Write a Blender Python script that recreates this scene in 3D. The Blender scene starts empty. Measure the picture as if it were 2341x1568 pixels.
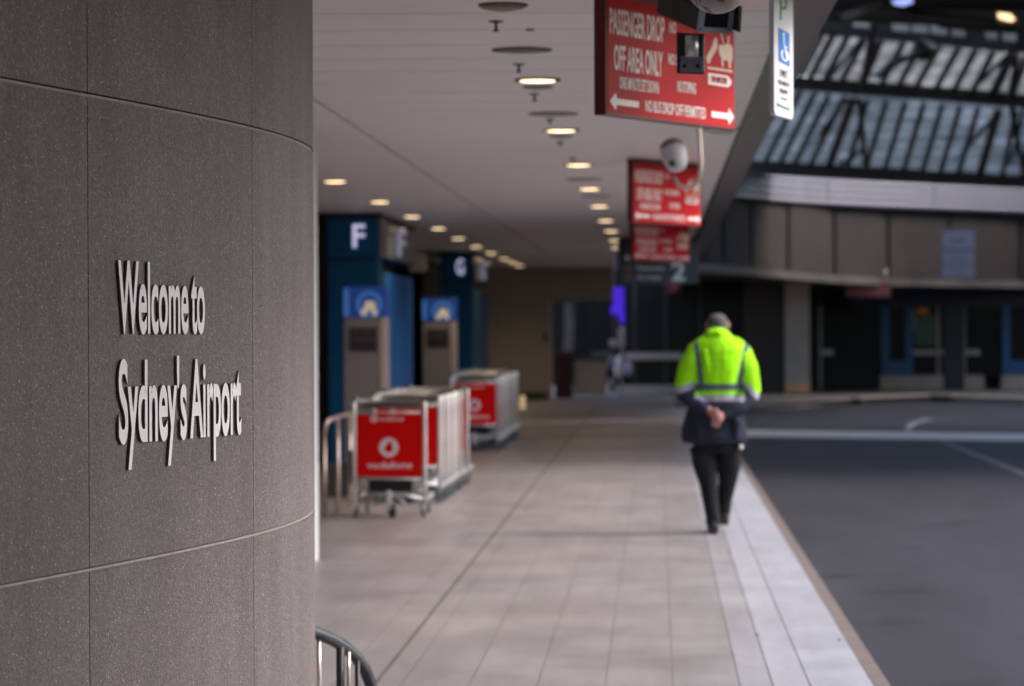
import bpy, bmesh, math, random
from mathutils import Vector, Matrix
random.seed(7)
R = math.radians
SC = bpy.context.scene
COL = SC.collection

# ------------------------------------------------------------------ camera
W, H, F = 2341.0, 1568.0, 7000.0          # reference pixel grid and focal length in those pixels
CAMZ = 1.62
cam_d = bpy.data.cameras.new('camera'); cam = bpy.data.objects.new('camera', cam_d)
COL.objects.link(cam); SC.camera = cam
cam_d.sensor_width = 36.0; cam_d.lens = F / W * 36.0
cam_d.clip_start = 0.1; cam_d.clip_end = 3000
yv = Vector((1503 - W/2, H/2 - 750, -F)).normalized()      # where the walkway direction (+Y) points in the lens
zv = Vector((-0.0035, 1, 0)); zv = (zv - yv*zv.dot(yv)).normalized()
xv = yv.cross(zv)
ROT = Matrix((xv, yv, zv))                                  # camera -> world
cam.matrix_world = Matrix.Translation((0, 0, CAMZ)) @ ROT.to_4x4()
cam_d.dof.use_dof = True; cam_d.dof.focus_distance = 8.4; cam_d.dof.aperture_fstop = 4.5
CP = Vector((0, 0, CAMZ))
def ray(px, py): return ROT @ Vector((px - W/2, H/2 - py, -F))
def P(px, py, Y):
    d = ray(px, py); return CP + d*(Y/d.y)
def PZ(px, py, z=0.0):
    d = ray(px, py); return CP + d*((z - CAMZ)/d.z)

# ------------------------------------------------------------------ world, sun, exposure
world = bpy.data.worlds.new('World'); SC.world = world; world.use_nodes = True
nt = world.node_tree
sky = nt.nodes.new('ShaderNodeTexSky'); sky.sky_type = 'NISHITA'; sky.sun_disc = False
SUN_EL, SUN_AZ = R(42), R(86)
sky.sun_elevation = SUN_EL; sky.sun_rotation = SUN_AZ
sky.air_density = 1.0; sky.dust_density = 3.0; sky.ozone_density = 1.0
bg = nt.nodes['Background']; bg.inputs['Strength'].default_value = 0.125
nt.links.new(sky.outputs[0], bg.inputs[0])
sun_d = bpy.data.lights.new('sun', 'SUN'); sun = bpy.data.objects.new('sun', sun_d); COL.objects.link(sun)
sun_d.energy = 0.75; sun_d.angle = R(20); sun_d.color = (1, 0.94, 0.93)
sdir = Vector((math.cos(SUN_EL)*math.sin(SUN_AZ), math.cos(SUN_EL)*math.cos(SUN_AZ), math.sin(SUN_EL)))
sun.rotation_euler = sdir.to_track_quat('Z', 'Y').to_euler()
SC.view_settings.view_transform = 'Standard'; SC.view_settings.look = 'None'
SC.view_settings.gamma = 1.0; SC.view_settings.exposure = 1.8
SC.render.engine = 'CYCLES'
SC.cycles.use_denoising = True
SC.cycles.max_bounces = 8; SC.cycles.diffuse_bounces = 5

# ------------------------------------------------------------------ materials
def s2l(c):
    return tuple(((v/255)/12.92 if v/255 <= 0.04045 else ((v/255+0.055)/1.055)**2.4) for v in c)
def mat(name, col, rough=0.6, metal=0.0, var=0.0, vscale=3.0, bump=0.0, bscale=60.0, spec=0.5,
        emis=None, estr=0.0, stretch=(1, 1, 1), trans=0.0, bdist=0.002, clear=0.0):
    m = bpy.data.materials.new(name); m.use_nodes = True
    t = m.node_tree; b = t.nodes['Principled BSDF']
    b.inputs['Base Color'].default_value = (*col, 1)
    b.inputs['Roughness'].default_value = rough; b.inputs['Metallic'].default_value = metal
    b.inputs['Specular IOR Level'].default_value = spec
    b.inputs['Coat Weight'].default_value = clear
    if trans: b.inputs['Transmission Weight'].default_value = trans
    if emis: b.inputs['Emission Color'].default_value = (*emis, 1); b.inputs['Emission Strength'].default_value = estr
    if var or bump:
        tc = t.nodes.new('ShaderNodeTexCoord'); mp = t.nodes.new('ShaderNodeMapping')
        mp.inputs['Scale'].default_value = stretch
        t.links.new(tc.outputs['Object'], mp.inputs[0])
    if var:
        n = t.nodes.new('ShaderNodeTexNoise'); n.inputs['Scale'].default_value = vscale
        n.inputs['Detail'].default_value = 6; n.inputs['Roughness'].default_value = 0.65
        t.links.new(mp.outputs[0], n.inputs['Vector'])
        mx = t.nodes.new('ShaderNodeMix'); mx.data_type = 'RGBA'
        mx.inputs[6].default_value = (*[c*(1-var) for c in col], 1)
        mx.inputs[7].default_value = (*[min(1, c*(1+var)) for c in col], 1)
        cr = t.nodes.new('ShaderNodeMapRange'); cr.inputs[1].default_value = 0.3; cr.inputs[2].default_value = 0.7
        t.links.new(n.outputs[0], cr.inputs[0]); t.links.new(cr.outputs[0], mx.inputs[0])
        t.links.new(mx.outputs[2], b.inputs['Base Color'])
        rr = t.nodes.new('ShaderNodeMapRange'); rr.inputs[3].default_value = max(0, rough-0.08); rr.inputs[4].default_value = min(1, rough+0.08)
        t.links.new(n.outputs[0], rr.inputs[0]); t.links.new(rr.outputs[0], b.inputs['Roughness'])
    if bump:
        n2 = t.nodes.new('ShaderNodeTexNoise'); n2.inputs['Scale'].default_value = bscale; n2.inputs['Detail'].default_value = 3
        t.links.new(mp.outputs[0], n2.inputs['Vector'])
        bp = t.nodes.new('ShaderNodeBump'); bp.inputs['Strength'].default_value = bump; bp.inputs['Distance'].default_value = bdist
        t.links.new(n2.outputs[0], bp.inputs['Height']); t.links.new(bp.outputs[0], b.inputs['Normal'])
    return m

def mat_cladding():
    m = bpy.data.materials.new('cast_cladding'); m.use_nodes = True
    t = m.node_tree; b = t.nodes['Principled BSDF']; L = t.links.new; N = t.nodes.new
    tc = N('ShaderNodeTexCoord')
    # grain
    g = N('ShaderNodeTexNoise'); g.inputs['Scale'].default_value = 85; g.inputs['Detail'].default_value = 5; g.inputs['Roughness'].default_value = 0.7
    g.inputs['Distortion'].default_value = 1.2
    L(tc.outputs['Object'], g.inputs['Vector'])
    # fine pale flecks
    f = N('ShaderNodeTexVoronoi'); f.inputs['Scale'].default_value = 85
    L(tc.outputs['Object'], f.inputs['Vector'])
    fr = N('ShaderNodeMapRange'); fr.inputs[1].default_value = 0.14; fr.inputs[2].default_value = 0.27; fr.inputs[3].default_value = 1; fr.inputs[4].default_value = 0
    L(f.outputs['Distance'], fr.inputs[0])
    fm = N('ShaderNodeTexNoise'); fm.inputs['Scale'].default_value = 40; L(tc.outputs['Object'], fm.inputs['Vector'])
    fmr = N('ShaderNodeMapRange'); fmr.inputs[1].default_value = 0.46; fmr.inputs[2].default_value = 0.62
    L(fm.outputs[0], fmr.inputs[0])
    fx = N('ShaderNodeMath'); fx.operation = 'MULTIPLY'; L(fr.outputs[0], fx.inputs[0]); L(fmr.outputs[0], fx.inputs[1])
    # run stains, stretched down the wall
    mp = N('ShaderNodeMapping'); mp.inputs['Scale'].default_value = (3, 3, 0.35); L(tc.outputs['Object'], mp.inputs[0])
    s = N('ShaderNodeTexNoise'); s.inputs['Scale'].default_value = 1.6; s.inputs['Detail'].default_value = 6; s.inputs['Roughness'].default_value = 0.62
    L(mp.outputs[0], s.inputs['Vector'])
    sr = N('ShaderNodeMapRange'); sr.inputs[1].default_value = 0.32; sr.inputs[2].default_value = 0.68
    L(s.outputs[0], sr.inputs[0])
    c = N('ShaderNodeTexNoise'); c.inputs['Scale'].default_value = 2.4; c.inputs['Detail'].default_value = 5; L(tc.outputs['Object'], c.inputs['Vector'])
    m1 = N('ShaderNodeMix'); m1.data_type = 'RGBA'; m1.inputs[6].default_value = (0.150, 0.125, 0.126, 1); m1.inputs[7].default_value = (0.222, 0.188, 0.190, 1)
    L(sr.outputs[0], m1.inputs[0])
    m2 = N('ShaderNodeMix'); m2.data_type = 'RGBA'; m2.blend_type = 'MULTIPLY'; m2.inputs[0].default_value = 0.55
    cr = N('ShaderNodeValToRGB'); cr.color_ramp.elements[0].color = (0.72, 0.70, 0.68, 1); cr.color_ramp.elements[0].position = 0.35
    cr.color_ramp.elements[1].color = (1, 1, 1, 1); cr.color_ramp.elements[1].position = 0.65
    L(c.outputs[0], cr.inputs[0]); L(m1.outputs[2], m2.inputs[6]); L(cr.outputs[0], m2.inputs[7])
    gr = N('ShaderNodeMapRange'); gr.inputs[1].default_value = 0.36; gr.inputs[2].default_value = 0.64; gr.inputs[3].default_value = 0.55; gr.inputs[4].default_value = 1.35
    L(g.outputs[0], gr.inputs[0])
    m3 = N('ShaderNodeMix'); m3.data_type = 'RGBA'; m3.blend_type = 'MULTIPLY'; m3.inputs[0].default_value = 1.0
    L(m2.outputs[2], m3.inputs[6]); L(gr.outputs[0], m3.inputs[7])
    m4 = N('ShaderNodeMix'); m4.data_type = 'RGBA'; m4.inputs[7].default_value = (0.55, 0.51, 0.50, 1)
    L(m3.outputs[2], m4.inputs[6]); L(fx.outputs[0], m4.inputs[0])
    oi = N('ShaderNodeObjectInfo'); orr = N('ShaderNodeMapRange'); orr.inputs[3].default_value = 0.90; orr.inputs[4].default_value = 1.06; L(oi.outputs['Random'], orr.inputs[0])
    m5 = N('ShaderNodeMix'); m5.data_type = 'RGBA'; m5.blend_type = 'MULTIPLY'; m5.inputs[0].default_value = 1.0
    L(m4.outputs[2], m5.inputs[6]); L(orr.outputs[0], m5.inputs[7]); L(m5.outputs[2], b.inputs['Base Color'])
    b.inputs['Roughness'].default_value = 0.5; b.inputs['Specular IOR Level'].default_value = 0.55
    bp = N('ShaderNodeBump'); bp.inputs['Strength'].default_value = 1.0; bp.inputs['Distance'].default_value = 0.007
    L(g.outputs[0], bp.inputs['Height']); L(bp.outputs[0], b.inputs['Normal'])
    return m

def mat_tiles(name, c1, c2, mortar, bw, rh, ms, offx=0.0, offy=0.0, offset=0.5, rough=0.42):
    """paving: long side along Y, courses along X"""
    m = bpy.data.materials.new(name); m.use_nodes = True
    t = m.node_tree; b = t.nodes['Principled BSDF']; L = t.links.new; N = t.nodes.new
    tc = N('ShaderNodeTexCoord'); sp = N('ShaderNodeSeparateXYZ'); cb = N('ShaderNodeCombineXYZ')
    L(tc.outputs['Object'], sp.inputs[0])
    ax = N('ShaderNodeMath'); ax.inputs[1].default_value = offy; ay = N('ShaderNodeMath'); ay.inputs[1].default_value = offx
    L(sp.outputs[1], ax.inputs[0]); L(sp.outputs[0], ay.inputs[0]); L(ax.outputs[0], cb.inputs[0]); L(ay.outputs[0], cb.inputs[1])
    br = N('ShaderNodeTexBrick'); br.offset = offset; br.inputs['Scale'].default_value = 1
    br.inputs['Color1'].default_value = (*c1, 1); br.inputs['Color2'].default_value = (*c2, 1); br.inputs['Mortar'].default_value = (*mortar, 1)
    br.inputs['Mortar Size'].default_value = ms; br.inputs['Brick Width'].default_value = bw; br.inputs['Row Height'].default_value = rh
    br.inputs['Mortar Smooth'].default_value = 0.3
    L(cb.outputs[0], br.inputs['Vector'])
    n = N('ShaderNodeTexNoise'); n.inputs['Scale'].default_value = 1.1; n.inputs['Detail'].default_value = 8; n.inputs['Roughness'].default_value = 0.7
    L(tc.outputs['Object'], n.inputs['Vector'])
    cr = N('ShaderNodeValToRGB'); cr.color_ramp.elements[0].position = 0.3; cr.color_ramp.elements[0].color = (0.80, 0.76, 0.74, 1)
    cr.color_ramp.elements[1].position = 0.62; cr.color_ramp.elements[1].color = (1.04, 1.02, 1.0, 1)
    L(n.outputs[0], cr.inputs[0])
    mx = N('ShaderNodeMix'); mx.data_type = 'RGBA'; mx.blend_type = 'MULTIPLY'; mx.inputs[0].default_value = 1
    L(br.outputs['Color'], mx.inputs[6]); L(cr.outputs[0], mx.inputs[7])
    vo = N('ShaderNodeTexVoronoi'); vo.inputs['Scale'].default_value = 1.7; L(tc.outputs['Object'], vo.inputs['Vector'])
    vr = N('ShaderNodeMapRange'); vr.inputs[1].default_value = 0.028; vr.inputs[2].default_value = 0.05; vr.inputs[3].default_value = 0.62; vr.inputs[4].default_value = 1.0; L(vo.outputs['Distance'], vr.inputs[0])
    sc = N('ShaderNodeMapping'); sc.inputs['Scale'].default_value = (2.2, 0.25, 1); sc.inputs['Rotation'].default_value = (0, 0, 0.25); L(tc.outputs['Object'], sc.inputs[0])
    ns = N('ShaderNodeTexNoise'); ns.inputs['Scale'].default_value = 2.0; ns.inputs['Detail'].default_value = 7; ns.inputs['Roughness'].default_value = 0.75; L(sc.outputs[0], ns.inputs['Vector'])
    nr = N('ShaderNodeMapRange'); nr.inputs[1].default_value = 0.35; nr.inputs[2].default_value = 0.6; nr.inputs[3].default_value = 0.86; nr.inputs[4].default_value = 1.05; L(ns.outputs[0], nr.inputs[0])
    mm = N('ShaderNodeMath'); mm.operation = 'MULTIPLY'; L(vr.outputs[0], mm.inputs[0]); L(nr.outputs[0], mm.inputs[1])
    m9 = N('ShaderNodeMix'); m9.data_type = 'RGBA'; m9.blend_type = 'MULTIPLY'; m9.inputs[0].default_value = 1
    L(mx.outputs[2], m9.inputs[6]); L(mm.outputs[0], m9.inputs[7]); L(m9.outputs[2], b.inputs['Base Color'])
    rr = N('ShaderNodeMapRange'); rr.inputs[3].default_value = rough-0.1; rr.inputs[4].default_value = rough+0.12
    L(n.outputs[0], rr.inputs[0]); L(rr.outputs[0], b.inputs['Roughness'])
    bp = N('ShaderNodeBump'); bp.inputs['Strength'].default_value = 0.3; bp.inputs['Distance'].default_value = 0.003; bp.invert = True
    L(br.outputs['Fac'], bp.inputs['Height']); L(bp.outputs[0], b.inputs['Normal'])
    return m

def mat_asphalt():
    m = bpy.data.materials.new('asphalt'); m.use_nodes = True
    t = m.node_tree; b = t.nodes['Principled BSDF']; L = t.links.new; N = t.nodes.new
    tc = N('ShaderNodeTexCoord')
    def noise(scale, st=(1, 1, 1), det=5, lo=0.35, hi=0.65, a=0.7, z=1.3):
        mp = N('ShaderNodeMapping'); mp.inputs['Scale'].default_value = st; L(tc.outputs['Object'], mp.inputs[0])
        n = N('ShaderNodeTexNoise'); n.inputs['Scale'].default_value = scale; n.inputs['Detail'].default_value = det; n.inputs['Roughness'].default_value = 0.65
        L(mp.outputs[0], n.inputs['Vector'])
        r = N('ShaderNodeMapRange'); r.inputs[1].default_value = lo; r.inputs[2].default_value = hi; r.inputs[3].default_value = a; r.inputs[4].default_value = z
        L(n.outputs[0], r.inputs[0]); return n, r
    n1, a1 = noise(0.5, (1, 0.25, 1), a=0.82, z=1.15)          # broad worn lanes along the road
    n2, a2 = noise(1.6, (1, 0.12, 1), a=0.85, z=1.12)          # tyre tracks
    n3, a3 = noise(70, det=3, a=0.6, z=1.5)                   # aggregate
    n4, a4 = noise(1.3, lo=0.60, hi=0.66, a=1.0, z=0.55)      # oil stains
    prev = None
    for r_ in (a1, a2, a3, a4):
        if prev is None: prev = r_; continue
        mu = N('ShaderNodeMath'); mu.operation = 'MULTIPLY'; L(prev.outputs[0], mu.inputs[0]); L(r_.outputs[0], mu.inputs[1]); prev = mu
    mx = N('ShaderNodeMix'); mx.data_type = 'RGBA'; mx.blend_type = 'MULTIPLY'; mx.inputs[0].default_value = 1; mx.inputs[6].default_value = (0.026, 0.0245, 0.031, 1)
    L(prev.outputs[0], mx.inputs[7]); L(mx.outputs[2], b.inputs['Base Color'])
    b.inputs['Roughness'].default_value = 0.75; b.inputs['Specular IOR Level'].default_value = 0.25
    bp = N('ShaderNodeBump'); bp.inputs['Strength'].default_value = 0.7; bp.inputs['Distance'].default_value = 0.006
    L(n3.outputs[0], bp.inputs['Height']); L(bp.outputs[0], b.inputs['Normal'])
    return m

def mat_ribbed(name, col, axis, period, depth=0.4, rough=0.5, metal=0.0, dark=0.5, translucent=False, noise=0.15):
    """panel with ribs across one object axis (0 x, 1 y, 2 z)"""
    m = bpy.data.materials.new(name); m.use_nodes = True
    t = m.node_tree; b = t.nodes['Principled BSDF']; L = t.links.new; N = t.nodes.new
    tc = N('ShaderNodeTexCoord'); sp = N('ShaderNodeSeparateXYZ'); L(tc.outputs['Object'], sp.inputs[0])
    ml = N('ShaderNodeMath'); ml.operation = 'MULTIPLY'; ml.inputs[1].default_value = 2*math.pi/period; L(sp.outputs[axis], ml.inputs[0])
    sn = N('ShaderNodeMath'); sn.operation = 'SINE'; L(ml.outputs[0], sn.inputs[0])
    mr = N('ShaderNodeMapRange'); mr.inputs[1].default_value = -1; L(sn.outputs[0], mr.inputs[0])
    n = N('ShaderNodeTexNoise'); n.inputs['Scale'].default_value = 0.9; n.inputs['Detail'].default_value = 4; L(tc.outputs['Object'], n.inputs['Vector'])
    mx = N('ShaderNodeMix'); mx.data_type = 'RGBA'; mx.inputs[6].default_value = (*[c*dark for c in col], 1); mx.inputs[7].default_value = (*col, 1)
    L(mr.outputs[0], mx.inputs[0])
    m2 = N('ShaderNodeMix'); m2.data_type = 'RGBA'; m2.blend_type = 'MULTIPLY'; m2.inputs[0].default_value = 1
    cr = N('ShaderNodeValToRGB'); cr.color_ramp.elements[0].position = 0.3; cr.color_ramp.elements[0].color = (1-noise*2, 1-noise*2, 1-noise*2, 1)
    cr.color_ramp.elements[1].position = 0.7
    L(n.outputs[0], cr.inputs[0]); L(mx.outputs[2], m2.inputs[6]); L(cr.outputs[0], m2.inputs[7]); L(m2.outputs[2], b.inputs['Base Color'])
    b.inputs['Roughness'].default_value = rough; b.inputs['Metallic'].default_value = metal
    bp = N('ShaderNodeBump'); bp.inputs['Strength'].default_value = depth; bp.inputs['Distance'].default_value = period*0.3
    L(mr.outputs[0], bp.inputs['Height']); L(bp.outputs[0], b.inputs['Normal'])
    if translucent:
        tr = N('ShaderNodeBsdfTranslucent'); ms = N('ShaderNodeMixShader'); ms.inputs[0].default_value = 0.75
        L(m2.outputs[2], tr.inputs['Color']); out = t.nodes['Material Output']
        L(b.outputs[0], ms.inputs[1]); L(tr.outputs[0], ms.inputs[2]); L(ms.outputs[0], out.inputs[0])
    return m

def mat_fabric(name, col, var=0.25):
    m = mat(name, col, rough=0.85, var=var, vscale=5, bump=0.9, bscale=6, bdist=0.045, stretch=(1, 1, 0.35), spec=0.2)
    return m

M = {}
M['cladding'] = mat_cladding()
M['joint'] = mat('joint_backing', (0.018, 0.017, 0.017), 0.8)
M['ledge'] = mat('seam_channel', (0.27, 0.24, 0.235), 0.5, var=0.2, vscale=20)
M['letter_face'] = mat('letter_white', (0.92, 0.90, 0.93), 0.3, var=0.03, vscale=9)
M['letter_side'] = mat('letter_edge', (0.16, 0.16, 0.18), 0.4, metal=0.6)
M['paving'] = mat_tiles('paving_tiles', (0.243, 0.234, 0.248), (0.260, 0.250, 0.264), (0.188, 0.170, 0.178), 1.63, 0.309, 0.006, offx=-0.063+0.309*20, rough=0.36)
M['border'] = mat_tiles('border_tiles', (0.27, 0.272, 0.30), (0.29, 0.292, 0.32), (0.17, 0.155, 0.16), 1.63, 5.0, 0.006, offx=2.5, offset=0)
M['border_light'] = mat_tiles('edge_tiles', (0.325, 0.33, 0.375), (0.345, 0.35, 0.395), (0.19, 0.175, 0.175), 3.27, 5.0, 0.006, offx=2.5, offy=0.4, offset=0)
M['grout'] = mat('grout', (0.17, 0.14, 0.135), 0.8, var=0.3, vscale=6)
M['kerb_edge'] = mat('kerb_edge_stone', (0.135, 0.102, 0.088), 0.65, var=0.28, vscale=5, bump=0.3, bscale=40)
M['asphalt'] = mat_asphalt()
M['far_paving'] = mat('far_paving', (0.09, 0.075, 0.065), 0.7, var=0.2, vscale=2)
M['paint'] = mat('road_paint', (0.62, 0.58, 0.54), 0.6, var=0.2, vscale=3)
M['worn_paint'] = mat('worn_road_paint', (0.20, 0.20, 0.21), 0.6, var=0.35, vscale=5)
M['ceiling'] = mat('ceiling_plank', (0.78, 0.745, 0.74), 0.45, var=0.04, vscale=0.8)
M['ceiling_gap'] = mat('ceiling_gap', (0.14, 0.125, 0.125), 0.7)
M['beam'] = mat('edge_beam', (0.085, 0.078, 0.080), 0.5, var=0.15, vscale=1.5)
M['trim_dark'] = mat('dark_trim', (0.02, 0.019, 0.019), 0.5)
M['lamp'] = mat('lamp_glow', (0.3, 0.27, 0.2), 0.5, emis=(1.0, 0.70, 0.40), estr=1.25)
M['bronze'] = mat('bronze_cover', (0.16, 0.115, 0.07), 0.5)
M['white_col'] = mat('white_column_paint', (0.60, 0.60, 0.64), 0.4, var=0.05, vscale=2)
M['grey_col'] = mat('grey_blue_trim', (0.16, 0.19, 0.25), 0.4)
M['red'] = mat('red_sign_face', (0.50, 0.010, 0.018), 0.5, var=0.08, vscale=2, spec=0.12)
M['dark_red'] = mat('dark_red_edge', (0.13, 0.006, 0.010), 0.45)
M['sign_white'] = mat('sign_white', (0.85, 0.80, 0.78), 0.45)
M['cream'] = mat('sign_cream', (0.75, 0.58, 0.45), 0.5)
M['sign_green'] = mat('sign_green', (0.01, 0.22, 0.08), 0.5)
M['sign_blue'] = mat('sign_blue', (0.02, 0.17, 0.55), 0.4)
M['sign_ink'] = mat('sign_ink', (0.06, 0.05, 0.07), 0.5)
M['navy'] = mat('navy_board', (0.010, 0.022, 0.042), 0.4, var=0.1)
M['pale_text'] = mat('pale_text', (0.70, 0.78, 0.82), 0.5)
M['maroon'] = mat('faded_red_board', (0.22, 0.05, 0.05), 0.5, var=0.3, vscale=4)
M['portal'] = mat('portal_blue', (0.003, 0.078, 0.19), 0.5, spec=0.25, var=0.15, vscale=1)
M['portal_side'] = mat('portal_side_blue', (0.002, 0.10, 0.36), 0.5, spec=0.25, var=0.1, vscale=1)
M['portal_teal'] = mat('portal_teal', (0.004, 0.07, 0.13), 0.35, var=0.1)
M['glass_dark'] = mat('dark_glass', (0.016, 0.016, 0.015), 0.12, spec=0.35)
M['glass_sign'] = mat('glazed_sign_box', (0.10, 0.12, 0.14), 0.08, spec=0.7)
M['letter_lit'] = mat('lit_letter', (0.7, 0.7, 0.9), 0.4, emis=(0.72, 0.68, 1.0), estr=0.18)
M['letter_dim'] = mat('dim_letter', (0.6, 0.62, 0.75), 0.4, emis=(0.72, 0.70, 1.0), estr=0.04)
M['kiosk'] = mat('kiosk_grey', (0.20, 0.182, 0.192), 0.45, var=0.08, vscale=2)
M['kiosk_edge'] = mat('kiosk_pale_edge', (0.55, 0.47, 0.46), 0.35, metal=0.3)
M['kiosk_head'] = mat('kiosk_head_blue', (0.012, 0.045, 0.22), 0.35, emis=(0.02, 0.09, 0.45), estr=0.06)
M['kiosk_ring'] = mat('kiosk_ring_blue', (0.05, 0.15, 0.42), 0.35, emis=(0.06, 0.18, 0.55), estr=0.10)
M['kiosk_icon'] = mat('kiosk_icon_cream', (0.62, 0.57, 0.45), 0.5, emis=(1.0, 0.88, 0.62), estr=0.06)
M['plate_dark'] = mat('dark_plate', (0.028, 0.022, 0.035), 0.35)
M['soft_text'] = mat('plate_text', (0.12, 0.11, 0.15), 0.5)
M['brown_wall'] = mat('brown_wall', (0.06, 0.05, 0.042), 0.7, var=0.15, vscale=1)
M['beige_wall'] = mat('beige_wall', (0.42, 0.345, 0.275), 0.75, var=0.08, vscale=0.7)
M['skirt'] = mat('dark_skirting', (0.05, 0.04, 0.035), 0.6)
M['steel'] = mat('polished_steel', (0.88, 0.87, 0.87), 0.3, metal=0.6, var=0.08, vscale=6)
M['steel_warm'] = mat('warm_steel', (0.70, 0.60, 0.55), 0.34, metal=0.85, var=0.1, vscale=5)
M['galv'] = mat('galvanised', (0.55, 0.56, 0.58), 0.38, metal=0.7, var=0.2, vscale=9)
M['black_plastic'] = mat('black_plastic', (0.012, 0.012, 0.014), 0.45)
M['tray_grey'] = mat('tray_grey', (0.16, 0.16, 0.155), 0.5, metal=0.3, var=0.2, vscale=8)
M['tyre'] = mat('grey_tyre', (0.05, 0.065, 0.08), 0.6)
M['banner'] = mat('banner_red', (0.72, 0.003, 0.002), 0.5, var=0.05, vscale=2, spec=0.12)
M['banner_print'] = mat('banner_print', (0.84, 0.70, 0.74), 0.45)
M['rail_black'] = mat('rail_black', (0.020, 0.026, 0.036), 0.35, metal=0.3, clear=0.3, var=0.5, vscale=14)
M['cam_grey'] = mat('camera_blue_grey', (0.25, 0.28, 0.36), 0.4, var=0.06, vscale=8)
M['cam_dark'] = mat('camera_underside', (0.035, 0.030, 0.028), 0.6, var=0.3, vscale=12)
M['cam_glass'] = mat('camera_window', (0.003, 0.005, 0.008), 0.06, spec=0.8)
M['dome_rust'] = None
M['concrete'] = mat_ribbed('board_marked_concrete', (0.042, 0.0315, 0.027), 2, 0.085, depth=0.25, rough=0.8, dark=0.8, noise=0.18)
M['concrete_gap'] = mat('panel_gap', (0.02, 0.018, 0.016), 0.8)
M['band_white'] = mat_ribbed('ribbed_parapet', (0.25, 0.245, 0.30), 2, 0.16, depth=0.6, rough=0.45, dark=0.62, noise=0.06)
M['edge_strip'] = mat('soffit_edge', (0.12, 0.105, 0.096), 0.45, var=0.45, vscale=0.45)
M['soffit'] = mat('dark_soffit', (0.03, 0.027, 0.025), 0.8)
M['roof_steel'] = mat('roof_steel', (0.020, 0.019, 0.021), 0.5, var=0.2)
M['roof_rafter'] = mat('roof_rafter_blue', (0.022, 0.030, 0.048), 0.5)
M['glazing'] = mat_ribbed('blue_ribbed_glazing', (0.46, 0.51, 0.55), 2, 0.14, depth=0.1, rough=0.4, dark=0.8, translucent=True, noise=0.22)
M['glazing_warm'] = mat_ribbed('grey_ribbed_glazing', (0.62, 0.63, 0.62), 2, 0.10, depth=0.1, rough=0.4, dark=0.78, translucent=True, noise=0.2)
M['col_grey'] = mat('column_grey', (0.52, 0.46, 0.40), 0.6, var=0.1)
M['col_base'] = mat('column_base_orange_lit', (0.75, 0.42, 0.20), 0.4, var=0.2, vscale=3, metal=0.2)  # orange light at the column foot painted as base colour
M['kick'] = mat('tan_kick_panel', (0.42, 0.32, 0.25), 0.5, var=0.25, vscale=0.8)
M['midrail'] = mat('tan_rail', (0.46, 0.37, 0.31), 0.45)
M['door_blue'] = mat('door_blue', (0.010, 0.085, 0.22), 0.45)
M['door_navy'] = mat('door_navy', (0.007, 0.018, 0.055), 0.45)
M['green_glow'] = mat('green_interior', (0.035, 0.055, 0.045), 0.6, emis=(0.10, 0.20, 0.14), estr=0.012)
M['orange_glow'] = mat('orange_lit_sign', (0.18, 0.07, 0.03), 0.6, emis=(1.0, 0.32, 0.08), estr=0.012)
M['purple_glow'] = mat('purple_neon', (0.1, 0.02, 0.5), 0.5, emis=(0.08, 0.03, 0.85), estr=0.2)
M['flood'] = mat('floodlight_glow', (0.3, 0.25, 0.2), 0.4, emis=(1.0, 0.66, 0.34), estr=0.7)
M['pale_cloth'] = mat('pale_blue_cloth', (0.55, 0.62, 0.72), 0.8, var=0.3, vscale=4)
M['pinkish'] = mat('pale_goods', (0.75, 0.68, 0.74), 0.7, var=0.3, vscale=6)
M['counter'] = mat('tan_counter', (0.52, 0.42, 0.35), 0.5, var=0.15, vscale=2)
M['red_dark'] = mat('dark_red_box', (0.05, 0.004, 0.005), 0.5)
M['sign_mauve'] = mat('mauve_board', (0.10, 0.095, 0.125), 0.5)
M['mauve_light'] = mat('mauve_panel', (0.18, 0.175, 0.225), 0.5)
M['skin'] = mat('skin', (0.42, 0.19, 0.165), 0.5, var=0.12, vscale=18)
M['hair'] = mat('cropped_grey_hair', (0.075, 0.066, 0.068), 0.9, var=0.35, vscale=40)
M['hivis'] = mat_fabric('hivis_yellow', (0.29, 0.74, 0.004), 0.32)  # colour noise also puts the shade of folds into the cloth
M['reflect'] = mat_fabric('reflective_tape', (0.085, 0.095, 0.12), 0.15)
M['reflect_pale'] = mat_fabric('pale_reflective_tape', (0.34, 0.32, 0.40), 0.15)
M['jacket_navy'] = mat_fabric('jacket_navy', (0.022, 0.026, 0.045), 0.5)
M['trousers'] = mat_fabric('black_trousers', (0.013, 0.014, 0.016), 0.4)
M['shoe'] = mat('black_shoe', (0.012, 0.011, 0.011), 0.45)
M['radio'] = mat('radio_black', (0.02, 0.02, 0.02), 0.5)

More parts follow.
